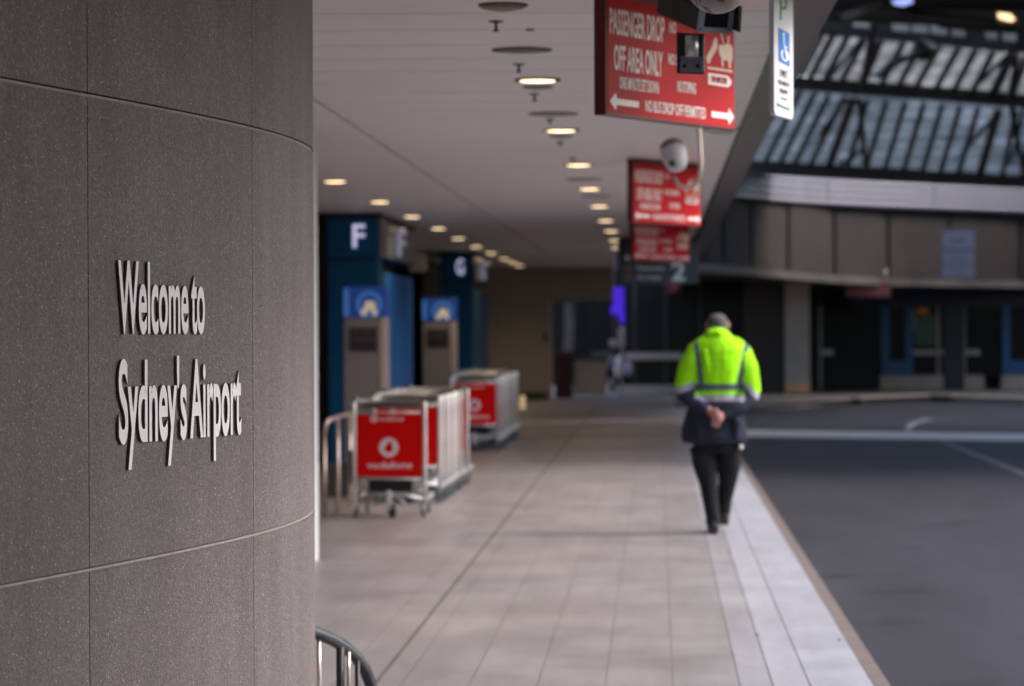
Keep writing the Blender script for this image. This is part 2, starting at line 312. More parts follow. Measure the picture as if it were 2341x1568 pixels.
def mat_rust():
    m = mat('rust_spotted_white', (0.50, 0.44, 0.43), 0.45)
    t = m.node_tree; b = t.nodes['Principled BSDF']; L = t.links.new; N = t.nodes.new
    tc = N('ShaderNodeTexCoord'); n = N('ShaderNodeTexNoise'); n.inputs['Scale'].default_value = 60; n.inputs['Detail'].default_value = 4
    L(tc.outputs['Object'], n.inputs['Vector'])
    n2 = N('ShaderNodeTexNoise'); n2.inputs['Scale'].default_value = 9; L(tc.outputs['Object'], n2.inputs['Vector'])
    a = N('ShaderNodeMath'); a.operation = 'MULTIPLY'; L(n.outputs[0], a.inputs[0]); L(n2.outputs[0], a.inputs[1])
    r = N('ShaderNodeMapRange'); r.inputs[1].default_value = 0.285; r.inputs[2].default_value = 0.33; L(a.outputs[0], r.inputs[0])
    mx = N('ShaderNodeMix'); mx.data_type = 'RGBA'; mx.inputs[6].default_value = (0.50, 0.44, 0.43, 1); mx.inputs[7].default_value = (0.10, 0.05, 0.02, 1)
    L(r.outputs[0], mx.inputs[0]); L(mx.outputs[2], b.inputs['Base Color'])
    return m
M['dome_rust'] = mat_rust()

# ------------------------------------------------------------------ mesh helpers
class MB:
    def __init__(s): s.v = []; s.f = []; s.m = []; s.sm = []
    def add(s, vs, fs, mi=0, smooth=False):
        o = len(s.v); s.v += [tuple(v) for v in vs]
        for f in fs: s.f.append(tuple(i+o for i in f)); s.m.append(mi); s.sm.append(smooth)
        return s
    def hexa(s, p, mi=0):
        """p: four points of one face, then the four matching points of the opposite one"""
        return s.add(p, [(0, 1, 2, 3), (7, 6, 5, 4), (0, 4, 5, 1), (1, 5, 6, 2), (2, 6, 7, 3), (3, 7, 4, 0)], mi)
    def box(s, c, d, mi=0, rot=None):
        x, y, z = d[0]/2, d[1]/2, d[2]/2
        p = [Vector(q) for q in ((-x, -y, -z), (x, -y, -z), (x, -y, z), (-x, -y, z), (-x, y, -z), (x, y, -z), (x, y, z), (-x, y, z))]
        if rot is not None: p = [rot @ q for q in p]
        return s.hexa([q + Vector(c) for q in p], mi)
    def bbox(s, x0, x1, y0, y1, z0, z1, mi=0):
        return s.box(((x0+x1)/2, (y0+y1)/2, (z0+z1)/2), (abs(x1-x0), abs(y1-y0), abs(z1-z0)), mi)
    def tube(s, pts, r, n=8, mi=0, cap=True):
        pts = [Vector(p) for p in pts]; rs = r if isinstance(r, (list, tuple)) else [r]*len(pts)
        vs = []; up = None
        for i, p in enumerate(pts):
            t = (pts[min(i+1, len(pts)-1)] - pts[max(i-1, 0)]).normalized()
            if up is None: up = Vector((0, 0, 1)) if abs(t.z) < 0.9 else Vector((1, 0, 0))
            a = t.cross(up).normalized(); b = a.cross(t).normalized(); up = b
            for k in range(n):
                w = 2*math.pi*k/n; vs.append(p + (a*math.cos(w) + b*math.sin(w))*rs[i])
        fs = []
        for i in range(len(pts)-1):
            for k in range(n):
                fs.append((i*n+k, i*n+(k+1) % n, (i+1)*n+(k+1) % n, (i+1)*n+k))
        s.add(vs, fs, mi, True)
        if cap:
            o = len(s.v) - len(vs)
            s.f.append(tuple(o+k for k in reversed(range(n)))); s.m.append(mi); s.sm.append(False)
            e = o + (len(pts)-1)*n
            s.f.append(tuple(e+k for k in range(n))); s.m.append(mi); s.sm.append(False)
        return s
    def lathe(s, prof, c=(0, 0, 0), n=24, mi=0, rot=None):
        """prof: (radius, z) list, turned about z"""
        vs = []
        for r_, z in prof:
            for k in range(n):
                w = 2*math.pi*k/n; q = Vector((r_*math.cos(w), r_*math.sin(w), z))
                vs.append((rot @ q if rot is not None else q) + Vector(c))
        fs = [(i*n+k, i*n+(k+1) % n, (i+1)*n+(k+1) % n, (i+1)*n+k) for i in range(len(prof)-1) for k in range(n)]
        s.add(vs, fs, mi, True)
        o = len(s.v)-len(vs)
        for base, rev in ((o, True), (o+(len(prof)-1)*n, False)):
            f = [base+k for k in range(n)]
            s.f.append(tuple(reversed(f)) if rev else tuple(f)); s.m.append(mi); s.sm.append(False)
        return s
    def prism(s, poly, mapf, t0, t1, mi=0):
        """2-D outline -> solid; mapf(u, v, w) gives the point"""
        n = len(poly); vs = [mapf(u, v, t0) for u, v in poly] + [mapf(u, v, t1) for u, v in poly]
        fs = [tuple(range(n-1, -1, -1)), tuple(range(n, 2*n))] + [(i, (i+1) % n, n+(i+1) % n, n+i) for i in range(n)]
        return s.add(vs, fs, mi)
    def build(s, name, mats, parent=None, loc=None, recalc=True, bevel=0.0):
        me = bpy.data.meshes.new(name); vs = s.v
        off = Vector((0, 0, 0))
        if loc is not None: off = Vector(loc); vs = [tuple(Vector(v)-off) for v in s.v]
        me.from_pydata(vs, [], s.f)
        for m in (mats if isinstance(mats, (list, tuple)) else [mats]): me.materials.append(m)
        me.polygons.foreach_set('material_index', s.m); me.polygons.foreach_set('use_smooth', s.sm)
        if recalc:
            b = bmesh.new(); b.from_mesh(me); bmesh.ops.recalc_face_normals(b, faces=b.faces); b.to_mesh(me); b.free()
        me.update()
        o = bpy.data.objects.new(name, me); COL.objects.link(o); o.location = off
        if parent is not None: o.parent = parent
        if bevel:
            md = o.modifiers.new('bevel', 'BEVEL'); md.width = bevel; md.segments = 2; md.limit_method = 'ANGLE'
        return o

def tag(o, label=None, cat=None, group=None, kind=None):
    if label: o['label'] = label
    if cat: o['category'] = cat
    if group: o['group'] = group
    if kind: o['kind'] = kind
    return o
def empty(name, loc, label, cat, group=None, rz=0.0):
    o = bpy.data.objects.new(name, None); COL.objects.link(o); o.location = loc; o.rotation_euler = (0, 0, rz)
    o.empty_display_size = 0.1
    return tag(o, label, cat, group)
def part(mb, name, mats, root, **k):
    """mb is in world space; root is an unrotated empty"""
    mb.v = [tuple(Vector(v) - Vector(root.location)) for v in mb.v]
    return mb.build(name, mats, root, **k)
def copy_tree(o, parent=None):
    c = o.copy(); COL.objects.link(c); c.parent = parent
    if parent is not None: c.matrix_parent_inverse = o.matrix_parent_inverse.copy()
    for ch in [x for x in o.children]: copy_tree(ch, c)
    return c

_tc = {}
def text_mesh(s, bold=0.0, extr=0.5, res=3):
    key = (s, bold, extr, res)
    if key in _tc: return _tc[key]
    cu = bpy.data.curves.new('t', 'FONT'); cu.body = s; cu.size = 1; cu.extrude = extr; cu.offset = bold; cu.resolution_u = res
    ob = bpy.data.objects.new('t', cu); COL.objects.link(ob)
    dg = bpy.context.evaluated_depsgraph_get(); dg.update()
    me = bpy.data.meshes.new_from_object(ob.evaluated_get(dg))
    vs = [tuple(v.co) for v in me.vertices]; fs = [tuple(p.vertices) for p in me.polygons]; nz = [p.normal.z for p in me.polygons]
    bpy.data.objects.remove(ob); bpy.data.curves.remove(cu); bpy.data.meshes.remove(me)
    _tc[key] = (vs, fs, nz); return _tc[key]
_cap = [v[1] for v in text_mesh('H')[0]]; CAP = max(_cap)
def add_text(mb, s, mapf, u0, u1, v0, cap, w0, w1, mi=0, bold=0.015):
    vs, fs, nz = text_mesh(s, bold)
    a = min(v[0] for v in vs); b = max(v[0] for v in vs); ku = (u1-u0)/(b-a); kv = cap/CAP
    mb.add([mapf(u0+(v[0]-a)*ku, v0+v[1]*kv, w0 if v[2] < 0 else w1) for v in vs], fs, mi)
    return mb

# ================================================================== SETTING
YF = 72.0                                     # far end of the covered walkway
ZC = CAMZ + 1.4                               # ceiling height
def sheet(name, pts, m, label=None):
    me = MB(); me.add(pts, [tuple(range(len(pts)))])
    o = me.build(name, m, recalc=False); return tag(o, label, kind='structure')
sheet('ground', [(-400, -300, -0.16), (600, -300, -0.16), (600, 900, -0.16), (-400, 900, -0.16)], mat('ground', (0.07, 0.068, 0.066), 0.8, var=0.2, vscale=0.3))
sheet('road', [(0.9, -30, -0.13), (60, -30, -0.13), (60, 95, -0.13), (0.9, 95, -0.13)], M['asphalt'], 'dark asphalt road beside the walkway')
def slab(name, x0, x1, y0, y1, z1, m, z0=-0.15):
    b = MB(); b.bbox(x0, x1, y0, y1, z0, z1); return tag(b.build(name, m), kind='structure')
slab('pavement', -9, 0.366, -12, 95, 0.0, M['paving'])
slab('pavement_border', 0.370, 0.514, -12, 62, 0.0, M['border'])
slab('pavement_edge_tiles', 0.520, 0.682, -12, 62, 0.0, M['border_light'])
slab('pavement_edge_tiles', 0.688, 0.970, -12, 62, 0.0, M['border_light'])
slab('pavement_bed', 0.3, 0.972, -12, 62, -0.008, M['grout'])
slab('kerb', 0.974, 1.048, -12, 62, -0.002, M['kerb_edge'])
sheet('expansion_joint', [(-1.300, -5, 0.004), (-1.283, -5, 0.004), (-1.278, 68, 0.004), (-1.300, 68, 0.004)], mat('joint_sealant', (0.105, 0.085, 0.08), 0.7, var=0.3, vscale=3))
for k in range(3):
    for px, py in (((1667, 1264), (1811, 1272)), ((1731, 1451), (1919, 1463)), ((1640, 1150), (1740, 1153)))[k]:
        q = PZ(px, py, 0.004); b = MB(); b.lathe([(0.011, 0), (0.011, 0.003), (0.008, 0.004)], q, 12)
        tag(b.build('paving_stud', M['trim_dark'], loc=q), 'small dark round stud set in the pale edge tiles', 'stud', 'dark studs in the edge tiles')
# road markings
def zsheet(name, pxs, z, m):
    return sheet(name, [PZ(a, b, z) for a, b in pxs], m)
zsheet('road_line', [(1705, 998), (2420, 1009), (2420, 992), (1705, 983)], -0.126, M['paint'])
zsheet('road_arrow', [(2066, 984), (2080, 984), (2100, 966), (2140, 957), (2110, 957), (2076, 968)], -0.126, M['worn_paint'])
zsheet('lane_line', [(2150, 1010), (2420, 1120), (2420, 1108), (2165, 1010)], -0.126, mat('faded_lane_paint', (0.105, 0.10, 0.105), 0.6))
# far kerb and far pavement
kp = [(1560, 950), (1700, 943), (1850, 931), (2000, 921), (2128, 916), (2350, 924), (2500, 930)]
def kerb_piece(a, b, name='far_kerb'):
    mb = MB(); n = 6
    for i in range(n):
        u0, u1 = a+(b-a)*i/n, a+(b-a)*(i+1)/n
        def q(u):
            for (x0, y0), (x1, y1) in zip(kp, kp[1:]):
                if x0 <= u <= x1: return PZ(u, y0+(y1-y0)*(u-x0)/(x1-x0), -0.13)
        A, B = q(u0), q(u1)
        dn = Vector((0, 0.9, 0)); up = Vector((0, 0, 0.13))
        mb.hexa([A, B, B+up, A+up, A+dn, B+dn, B+up+dn, A+up+dn])
    return tag(mb.build(name, M['midrail']), kind='structure')
kerb_piece(1561, 1944); kerb_piece(1968, 2128); kerb_piece(2180, 2490)
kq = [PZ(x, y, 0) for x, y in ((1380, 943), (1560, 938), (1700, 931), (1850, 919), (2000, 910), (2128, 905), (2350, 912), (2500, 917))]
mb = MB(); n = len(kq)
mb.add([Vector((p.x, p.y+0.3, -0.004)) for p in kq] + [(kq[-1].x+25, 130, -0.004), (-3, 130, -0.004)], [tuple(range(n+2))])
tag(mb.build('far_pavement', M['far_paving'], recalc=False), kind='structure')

# ceiling: planks across the walkway, with open joints, in a frame
mb = MB(); step = 0.0775e-3*7000*1.4; y = PZ(1000, 31, ZC).y - step*30
while y < YF:
    y1 = min(y+step-0.022, YF)
    for x0, x1 in ((-14, -2.093), (-2.068, 0.575)): mb.bbox(x0, x1, y, y1, ZC, ZC+0.03)
    y += step
ceil_o = tag(mb.build('ceiling', M['ceiling']), 'pale plank ceiling over the covered walkway', kind='structure')
mb = MB(); mb.bbox(-14, 0.60, -14, YF, ZC+0.034, ZC+0.30); tag(mb.build('ceiling_slab', M['ceiling_gap']), kind='structure')
def bx(Y): return 0.5714 + 0.0020*max(0, Y-15), 0.765 + 0.0026*max(0, Y-15)
ys = [-14, 15, 30, 50, 66]; mb = MB()
for a, b in zip(ys, ys[1:]):
    (i0, o0), (i1, o1) = bx(a), bx(b)
    z0, z1 = ZC-0.015, ZC+0.85
    mb.hexa([(i0, a, z0), (o0, a, z0), (o0, a, z1), (i0, a, z1), (i1, b, z0), (o1, b, z0), (o1, b, z1), (i1, b, z1)])
tag(mb.build('canopy_edge_beam', M['beam']), 'long dark beam along the open edge of the ceiling', 'beam')

# left side of the concourse
mb = MB(); mb.bbox(-14, -5.2, 16, YF, 0, ZC); tag(mb.build('terminal_wall', M['brown_wall']), 'dark brown terminal wall behind the blue portals', 'wall')
b0 = MB(); b0.bbox(-7.0, -4.62, 41.5, 53.5, 0.0, ZC-0.002)
tag(b0.build('wall_bay', M['brown_wall']), 'dark brown wall bay between the two blue lettered portals', 'wall')
mb = MB(); mb.bbox(-14, -4.62, 60.3, YF, 0, ZC-0.004); tag(mb.build('terminal_wall', M['brown_wall']), 'brown wall return beyond the second blue portal', 'wall')

# far wall with an opening
xa = P(1104, 800, 70).x; xb = P(1262, 800, 70).x; xc = P(1398, 800, 70).x
fw = empty('end_wall', (xa, 70, 0), 'beige wall closing the end of the walkway, with a dark shop opening', 'wall')
b = MB(); b.bbox(-9, xb, 70, 70.3, 0, ZC-0.002); b.bbox(xb, xc, 70, 70.3, P(1300, 686, 70).z, ZC-0.002)
part(b, 'wall_panel', M['beige_wall'], fw)
b = MB(); b.bbox(-9, xb-0.12, 69.96, 69.998, 0, 0.16); part(b, 'skirting', M['skirt'], fw)
b = MB(); b.bbox(xb-0.10, xb-0.003, 69.95, 70.32, 0.0, P(1300, 680, 70).z+0.002); part(b, 'door_frame', M['midrail'], fw)
b = MB(); b.bbox(xc-0.05, xc+0.04, 69.95, 70.32, P(1300, 684, 70).z, ZC-0.003); part(b, 'corner_trim', M['midrail'], fw)
b = MB(); b.bbox(P(1243, 765, 69.9).x, P(1252, 765, 69.9).x, 69.93, 69.998, P(1248, 780, 70).z, P(1248, 762, 70).z); part(b, 'switch_box', M['skirt'], fw, bevel=0.006)
# white column behind the curved wall
xw = P(717.5, 800, PZ(722, 1286).y).x; yw = PZ(722, 1286).y
cl = empty('column', (xw-0.25, yw+0.2, 0), 'slim white clad column standing just beyond the curved wall', 'column')
b = MB(); b.bbox(xw-0.45, xw, yw, yw+0.26, 0.0, 0.95*ZC); part(b, 'cladding', M['white_col'], cl, bevel=0.006)
b = MB(); b.bbox(xw-0.44, xw-0.012, yw+0.01, yw+0.25, 0.951*ZC, ZC-0.002); part(b, 'collar', M['white_col'], cl)

# ================================================================== CURVED WALL
HS = 0.6
ZU, ZL = CAMZ+HS, CAMZ-0.612
def plan():
    pts = [(Vector((-1.56, 7.20)))]; head = 12.8; s = 0; ds = 0.02
    keys = [(-99, 12.9), (0, 12.9), (0.55, 12.6), (1.1, 11.2), (1.6, 9.15), (2.05, 6.1), (2.5, 2.1), (2.95, -2.9), (3.3, -8.5), (3.7, -22), (4.2, -50), (4.8, -85), (5.4, -92), (9, -92)]
    p = P(0, 170, 7.24); p = Vector((p.x, p.y)); out = [(0.0, p.copy())]
    def h(s):
        for (a, ha), (b, hb) in zip(keys, keys[1:]):
            if a <= s <= b: return ha+(hb-ha)*(s-a)/(b-a)
    s = 0; q = p.copy()
    while s < 8.0:
        a = R(h(s)); q = q + Vector((math.sin(a), math.cos(a)))*ds; s += ds; out.append((s, q.copy()))
    s = 0; q = p.copy(); pre = []
    while s > -3.0:
        a = R(h(s)); q = q - Vector((math.sin(a), math.cos(a)))*ds; s -= ds; pre.append((s, q.copy()))
    return list(reversed(pre)) + out
PLAN = plan(); S0 = PLAN[0][0]
def wall_at(s):
    i = (s-S0)/0.02; k = max(0, min(len(PLAN)-2, int(i))); f = i-k
    a, b = PLAN[k][1], PLAN[k+1][1]; t = (b-a).normalized()
    return a.lerp(b, f), Vector((t.y, -t.x))            # point, outward normal (towards the road)
def wmap(s, z, w):
    p, n = wall_at(s); return Vector((p.x+n.x*w, p.y+n.y*w, z))
def s_of_px(px):
    best = None
    for s, p in PLAN:
        if s > 3.2: break
        d = ray(px, 800); x = d.x*(p.y/d.y)
        e = abs(x-p.x)
        if best is None or e < best[0]: best = (e, s)
    return best[1]
sA, sB = s_of_px(203.5), s_of_px(578.5); dS = sB-sA
cw = empty('curved_wall', (wall_at(sA)[0].x, wall_at(sA)[0].y, 0), 'tall curved wall clad in rough grey brown panels, welcome lettering on it', 'wall')
def wall_panel(s0, s1, z0, z1, w0, w1, mb, mi=0, round_=0.0):
    n = max(2, int((s1-s0)/0.04)); vs = []; fs = []
    for i in range(n+1):
        s = s0+(s1-s0)*i/n
        vs += [wmap(s, z0, w1), wmap(s, z1, w1), wmap(s, z1, w0), wmap(s, z0, w0)]
    for i in range(n):
        a = i*4; c = a+4
        for k in range(4): fs.append((a+k, c+k, c+(k+1) % 4, a+(k+1) % 4))
    fs += [(0, 1, 2, 3), (n*4+3, n*4+2, n*4+1, n*4)]
    o = len(mb.v); mb.add(vs, fs, mi, False)
    for j in range(len(mb.f)-len(fs), len(mb.f)-2): mb.sm[j] = True
rows = [(0.0, ZL-0.006), (ZL+0.007, ZU-0.006), (ZU+0.007, ZC-0.004)]
jts = [S0+0.01, sA-dS, sA, sB, sB+dS, sB+2*dS, sB+3*dS, 7.9]
for i in range(len(jts)-1):
    g = 0.0022 if i < 3 else 0.0014
    for (z0, z1) in rows:
        mb = MB(); wall_panel(jts[i]+g, jts[i+1]-g, z0, z1, -0.03, 0.0, mb)
        o = part(mb, 'cladding_panel', M['cladding'], cw)
        md = o.modifiers.new('e', 'EDGE_SPLIT'); md.split_angle = R(40)
        md = o.modifiers.new('bevel', 'BEVEL'); md.width = 0.0012; md.limit_method = 'ANGLE'
mb = MB(); wall_panel(S0+0.02, 7.88, 0.0, ZC-0.006, -0.30, -0.034, mb); part(mb, 'backing', M['joint'], cw)
for z in (ZL, ZU):
    mb = MB(); wall_panel(S0+0.02, 7.88, z-0.007, z+0.0035, -0.033, -0.0035, mb); part(mb, 'seam_trim', M['ledge'], cw)

# lettering, one mesh per letter
lt = empty('wall_lettering', wmap(s_of_px(400), 1.5, 0), 'raised white letters reading Welcome to Sydney\'s Airport', 'lettering')
def wall_text(line, px0, px1, z0, z1, cap):
    s0, s1 = s_of_px(px0), s_of_px(px1)
    def adv(t): return max(v[0] for v in text_mesh(t+'l', 0.012, 0.5, 8)[0]) - max(v[0] for v in text_mesh('l', 0.012, 0.5, 8)[0])
    full = text_mesh(line, 0.012, 0.5, 8)[0]; a = min(v[0] for v in full); b = max(v[0] for v in full)
    ku = (s1-s0)/(b-a); kv = cap/CAP
    tight = 0.085; ku = (s1-s0)/(b-a-tight*line.count(' '))          # narrow word gap, as on the wall
    for i, ch in enumerate(line):
        if ch == ' ': continue
        vs, fs, nz = text_mesh(ch, 0.02, 0.5, 8); x0 = (adv(line[:i]) if i else 0.0)-tight*line[:i].count(' ')
        mb = MB(); P3 = []
        for v in vs:
            u = s0+(x0+v[0]-a)*ku; f = (u-s0)/(s1-s0)
            P3.append(wmap(u, z0+(z1-z0)*f+v[1]*kv, 0.002 if v[2] < 0 else 0.0085))
        mb.add(P3, fs)
        mb.m = [0 if z > 0.5 else 1 for z in nz]
        part(mb, 'letter', [M['letter_face'], M['letter_side']], lt, recalc=False)
wall_text("Welcome to", 264, 460, P(263, 758, 7.97).z, P(467, 758, 8.65).z, 0.181)
wall_text("Sydney's Airport", 266, 543, P(265, 1008, 7.97).z, P(550, 985, 8.98).z, 0.207)

# ================================================================== SMALL THINGS ON THE CEILING
def light_fixture(px, py, label, first=[None]):
    p = PZ(px, py, ZC)
    if first[0] is None:
        root = empty('ceiling_light', p, label, 'light', 'round downlights in the walkway ceiling')
        b = MB(); b.lathe([(0.125, 0.0), (0.132, -0.006), (0.128, -0.011), (0.104, -0.011), (0.104, -0.0035)], p, 28); part(b, 'trim_ring', M['trim_dark'], root, recalc=False)
        b = MB(); b.lathe([(0.001, -0.0155), (0.06, -0.0155), (0.098, -0.012), (0.101, -0.002)], p, 28); part(b, 'lamp_glass', M['lamp'], root)
        ld = bpy.data.lights.new('downlight', 'SPOT'); ld.energy = 26; ld.color = (1.0, 0.72, 0.42); ld.spot_size = R(140); ld.spot_blend = 1.0; ld.shadow_soft_size = 0.09
        lo = bpy.data.objects.new('downlight_beam', ld); COL.objects.link(lo); lo.parent = root; lo.location = (0, 0, -0.03)
        first[0] = root
    else:
        root = copy_tree(first[0]); root.location = p; root['label'] = label
    return root
rowA = [(1229, 181), (1283, 296), (1323, 375), (1348, 430), (1370, 470), (1385, 503), (1397, 527), (1407, 548), (1411, 565)]
rowB = [(766, 413), (868, 460), (942, 494), (1002, 521), (1048, 544), (1089, 563), (1123, 578), (1153, 591), (1172, 599), (1187, 606)]
ordn = ['nearest', 'second', 'third', 'fourth', 'fifth', 'sixth', 'seventh', 'eighth', 'ninth', 'tenth']
for i, q in enumerate(rowA): light_fixture(*q, 'warm round downlight, %s one in the row beside the red signs' % ordn[i])
for i, q in enumerate(rowB): light_fixture(*q, 'warm round downlight, %s one in the row over the trolleys and blue portals' % ordn[i])
for i, q in enumerate([(1150, 612), (1163, 616), (1175, 618)]): light_fixture(*q, 'warm round downlight, %s of the three in the far cluster near the end wall' % ['leftmost', 'middle', 'rightmost'][i])
def ceil_disc(px, py, r, m, label, name='ceiling_speaker', cat='speaker', dome=0.01):
    p = PZ(px, py, ZC); b = MB(); b.lathe([(r, 0.0), (r, -0.007), (r*0.8, -0.007-dome*0.6), (r*0.4, -0.007-dome), (0.001, -0.007-dome)], p, 28)
    return tag(b.build(name, m, loc=p), label, cat, 'round covers in the walkway ceiling')
ceil_disc(1150, 10, 0.108, M['bronze'], 'bronze domed cover at the very top of the ceiling', dome=0.02)
ceil_disc(1193, 113, 0.152, M['trim_dark'], 'wide dark round vent nearest in the ceiling', 'ceiling_vent', 'vent', dome=0.003)
ceil_disc(1230, 197, 0.09, M['bronze'], 'small bronze cover just below the nearest lit downlight', dome=0.01)
ceil_disc(1265, 259, 0.162, M['beam'], 'dark round vent between the first two lit downlights', 'ceiling_vent', 'vent', dome=0.003)
ceil_disc(1283, 309, 0.09, M['bronze'], 'small bronze cover just below the second lit downlight', dome=0.01)
ceil_disc(1335, 409, 0.17, M['beam'], 'dark round vent before the fourth downlight', 'ceiling_vent', 'vent', dome=0.003)
ceil_disc(1363, 448, 0.17, M['beam'], 'dark round vent just before the fifth downlight', 'ceiling_vent', 'vent', dome=0.003)
ceil_disc(1212, 66, 0.02, M['beam'], 'tiny dark button cover in the ceiling beside the vents', 'ceiling_button', 'detector', dome=0.003)
for i, (px, py, ht) in enumerate([(1134, 48, 24), (1186, 146, 20), (1222, 214, 18), (1257, 271, 11), (1281, 323, 10), (1309, 361, 9)]):
    p = PZ(px, py, ZC); k = p.y/F
    b = MB(); b.lathe([(0.034, 0), (0.034, -0.005), (0.012, -0.007), (0.007, -0.012), (0.007, -ht*k+0.012), (0.013, -ht*k+0.006), (0.013, -ht*k)], p, 14)
    tag(b.build('sprinkler', M['trim_dark'], loc=p), 'small dark sprinkler head, %s one in the ceiling row' % ordn[i], 'sprinkler', 'sprinkler heads in the ceiling')

# ================================================================== RED SIGNS
def red_sign(pxl, byl, pxr, byr, label, detail=True, col='red'):
    bz = 0.87
    A = PZ(pxl, byl, CAMZ+bz); B = PZ(pxr, byr, CAMZ+bz)
    U = (B-A); Lw = U.length; U.normalize(); Nn = Vector((U.y, -U.x, 0)); hgt = 0.525
    if Nn.y > 0: Nn = -Nn
    root = empty('hanging_sign', A, label, 'sign', 'red drop off signs hanging over the kerb')
    def mp(u, v, w): return A + U*(u*Lw) + Vector((0, 0, v)) + Nn*w
    th = 0.055
    b = MB(); b.hexa([mp(0, 0, 0), mp(1, 0, 0), mp(1, hgt, 0), mp(0, hgt, 0), mp(0, 0, -th), mp(1, 0, -th), mp(1, hgt, -th), mp(0, hgt, -th)])
    part(b, 'sign_box', M['dark_red'], root, bevel=0.003)
    b = MB(); b.hexa([mp(0.012, 0.010, 0.0025), mp(.99, 0.010, 0.0025), mp(.99, hgt-0.04, 0.0025), mp(0.012, hgt-0.04, 0.0025),
                      mp(0.012, 0.010, 0.0005), mp(.99, 0.010, 0.0005), mp(.99, hgt-0.04, 0.0005), mp(0.012, hgt-0.04, 0.0005)])
    part(b, 'face_panel', M['red'], root)  # stops short so dark red above paints the shadow under the ceiling
    for q in (0.2, 0.8):
        b = MB(); b.tube([mp(q, hgt, -th/2), mp(q, hgt+0.01+(ZC-CAMZ-bz-hgt), -th/2)], 0.008); part(b, 'hanger', M['galv'], root)
    w0, w1 = 0.003, 0.0045
    T = lambda s, u0, u1, v, c, bo=0.015: part(add_text(MB(), s, mp, u0, u1, v, c, w0, w1, 0, bo), 'lettering', M['sign_white'], root)
    T('PASSENGER DROP', .025, .43, .335, .100); T('OFF AREA ONLY', .055, .415, .190, .098); T('ONE MINUTE SET DOWN', .095, .385, .115, .047)
    T('NO BUS DROP OFF PERMITTED', .285, .755, .034, .046)
    T('NO', .47, .52, .38, .045); T('NO STANDING', .46, .67, .245, .045); T('NO STOPPING', .53, .675, .135, .045)
    for s_, u0, u1 in ((-1, .025, .235), (1, .80, .985)):
        b = MB(); vc = 0.058
        if s_ < 0: poly = [(u0, vc), (u0+.04, vc+.036), (u0+.05, vc+.013), (u1, vc+.013), (u1, vc-.013), (u0+.05, vc-.013), (u0+.04, vc-.036)]
        else: poly = [(u0, vc+.013), (u1-.05, vc+.013), (u1-.04, vc+.036), (u1, vc), (u1-.04, vc-.036), (u1-.05, vc-.013), (u0, vc-.013)]
        b.prism(poly, mp, w0, w1); part(b, 'arrow', M['sign_white'], root)
    b = MB()                                            # tow-away pictogram: tilted car behind a tow truck, on a ground bar
    for poly in ([(.76, .300), (.80, .345), (.83, .395), (.85, .385), (.85, .345), (.83, .33), (.80, .30), (.785, .275), (.77, .275)],
                 [(.862, .365), (.905, .365), (.925, .375), (.955, .375), (.975, .365), (.975, .31), (.965, .30), (.895, .302), (.875, .31), (.862, .33)],
                 [(.88, .302), (.90, .302), (.90, .27), (.885, .27)], [(.94, .302), (.965, .302), (.96, .27), (.945, .27)],
                 [(.875, .42), (.885, .42), (.905, .37), (.895, .37)], [(.935, .41), (.95, .41), (.945, .375), (.935, .375)],
                 [(.77, .262), (.975, .262), (.975, .252), (.77, .252)]):
        b.prism(poly, mp, w0, w1)
    part(b, 'tow_pictogram', M['cream'], root)
    b = MB(); b.prism([(.775, .235), (.935, .235), (.965, .218), (.965, .202), (.94, .185), (.775, .185)], mp, w0, w1); part(b, 'text_plate', M['sign_white'], root)
    b = MB(); add_text(b, 'TOW AWAY ZONE', mp, .795, .925, .198, .026, w1+0.001, w1+0.002); part(b, 'plate_lettering', M['red'], root)
    return root
red_sign(1385, 262, 1680, 298, 'big red passenger drop off sign nearest the viewer, partly behind a camera')
red_sign(1447, 508, 1602, 517, 'red drop off sign behind the white dome camera, second from the viewer')
red_sign(1447, 594, 1577, 601, 'small red drop off sign just above the navy direction board')
red_sign(1531, 669, 1606, 672, 'faint red sign furthest away, lower right of the navy direction board')

# navy direction board with a big 2
Yb = PZ(1500, 540, ZC).y
A = P(1416, 648, Yb); B = P(1597, 652, Yb+0.25); hgt = ZC-A.z-0.01
root = empty('direction_board', A, 'navy direction board with a big pale 2, hanging from the ceiling', 'sign')
U = B-A; U.z = 0; Lw = U.length; U.normalize(); Nn = Vector((U.y, -U.x, 0))
mp = lambda u, v, w: A + U*(u*Lw) + Vector((0, 0, v)) + Nn*w
b = MB(); b.hexa([mp(0, 0, 0), mp(1, 0, 0), mp(1, hgt, 0), mp(0, hgt, 0), mp(0, 0, -.12), mp(1, 0, -.12), mp(1, hgt, -.12), mp(0, hgt, -.12)]); part(b, 'board', M['navy'], root, bevel=0.004)
b = MB(); add_text(b, '2', mp, .66, .83, .05, .27, .003, .006, bold=0.03); part(b, 'numeral', M['pale_text'], root)
for tx, u1, v in (('Departures', .56, .21), ('Arrivals', .52, .07)):
    part(add_text(MB(), tx, mp, .22, u1, v, .055, .003, .006), 'lettering', M['pale_text'], root)
for v in (.20, .06, .36):
    b = MB(); b.prism([(.08, v), (.16, v), (.16, v+.07), (.08, v+.07)], mp, .003, .006); part(b, 'symbol', M['maroon'] if v < .3 else M['pale_text'], root)

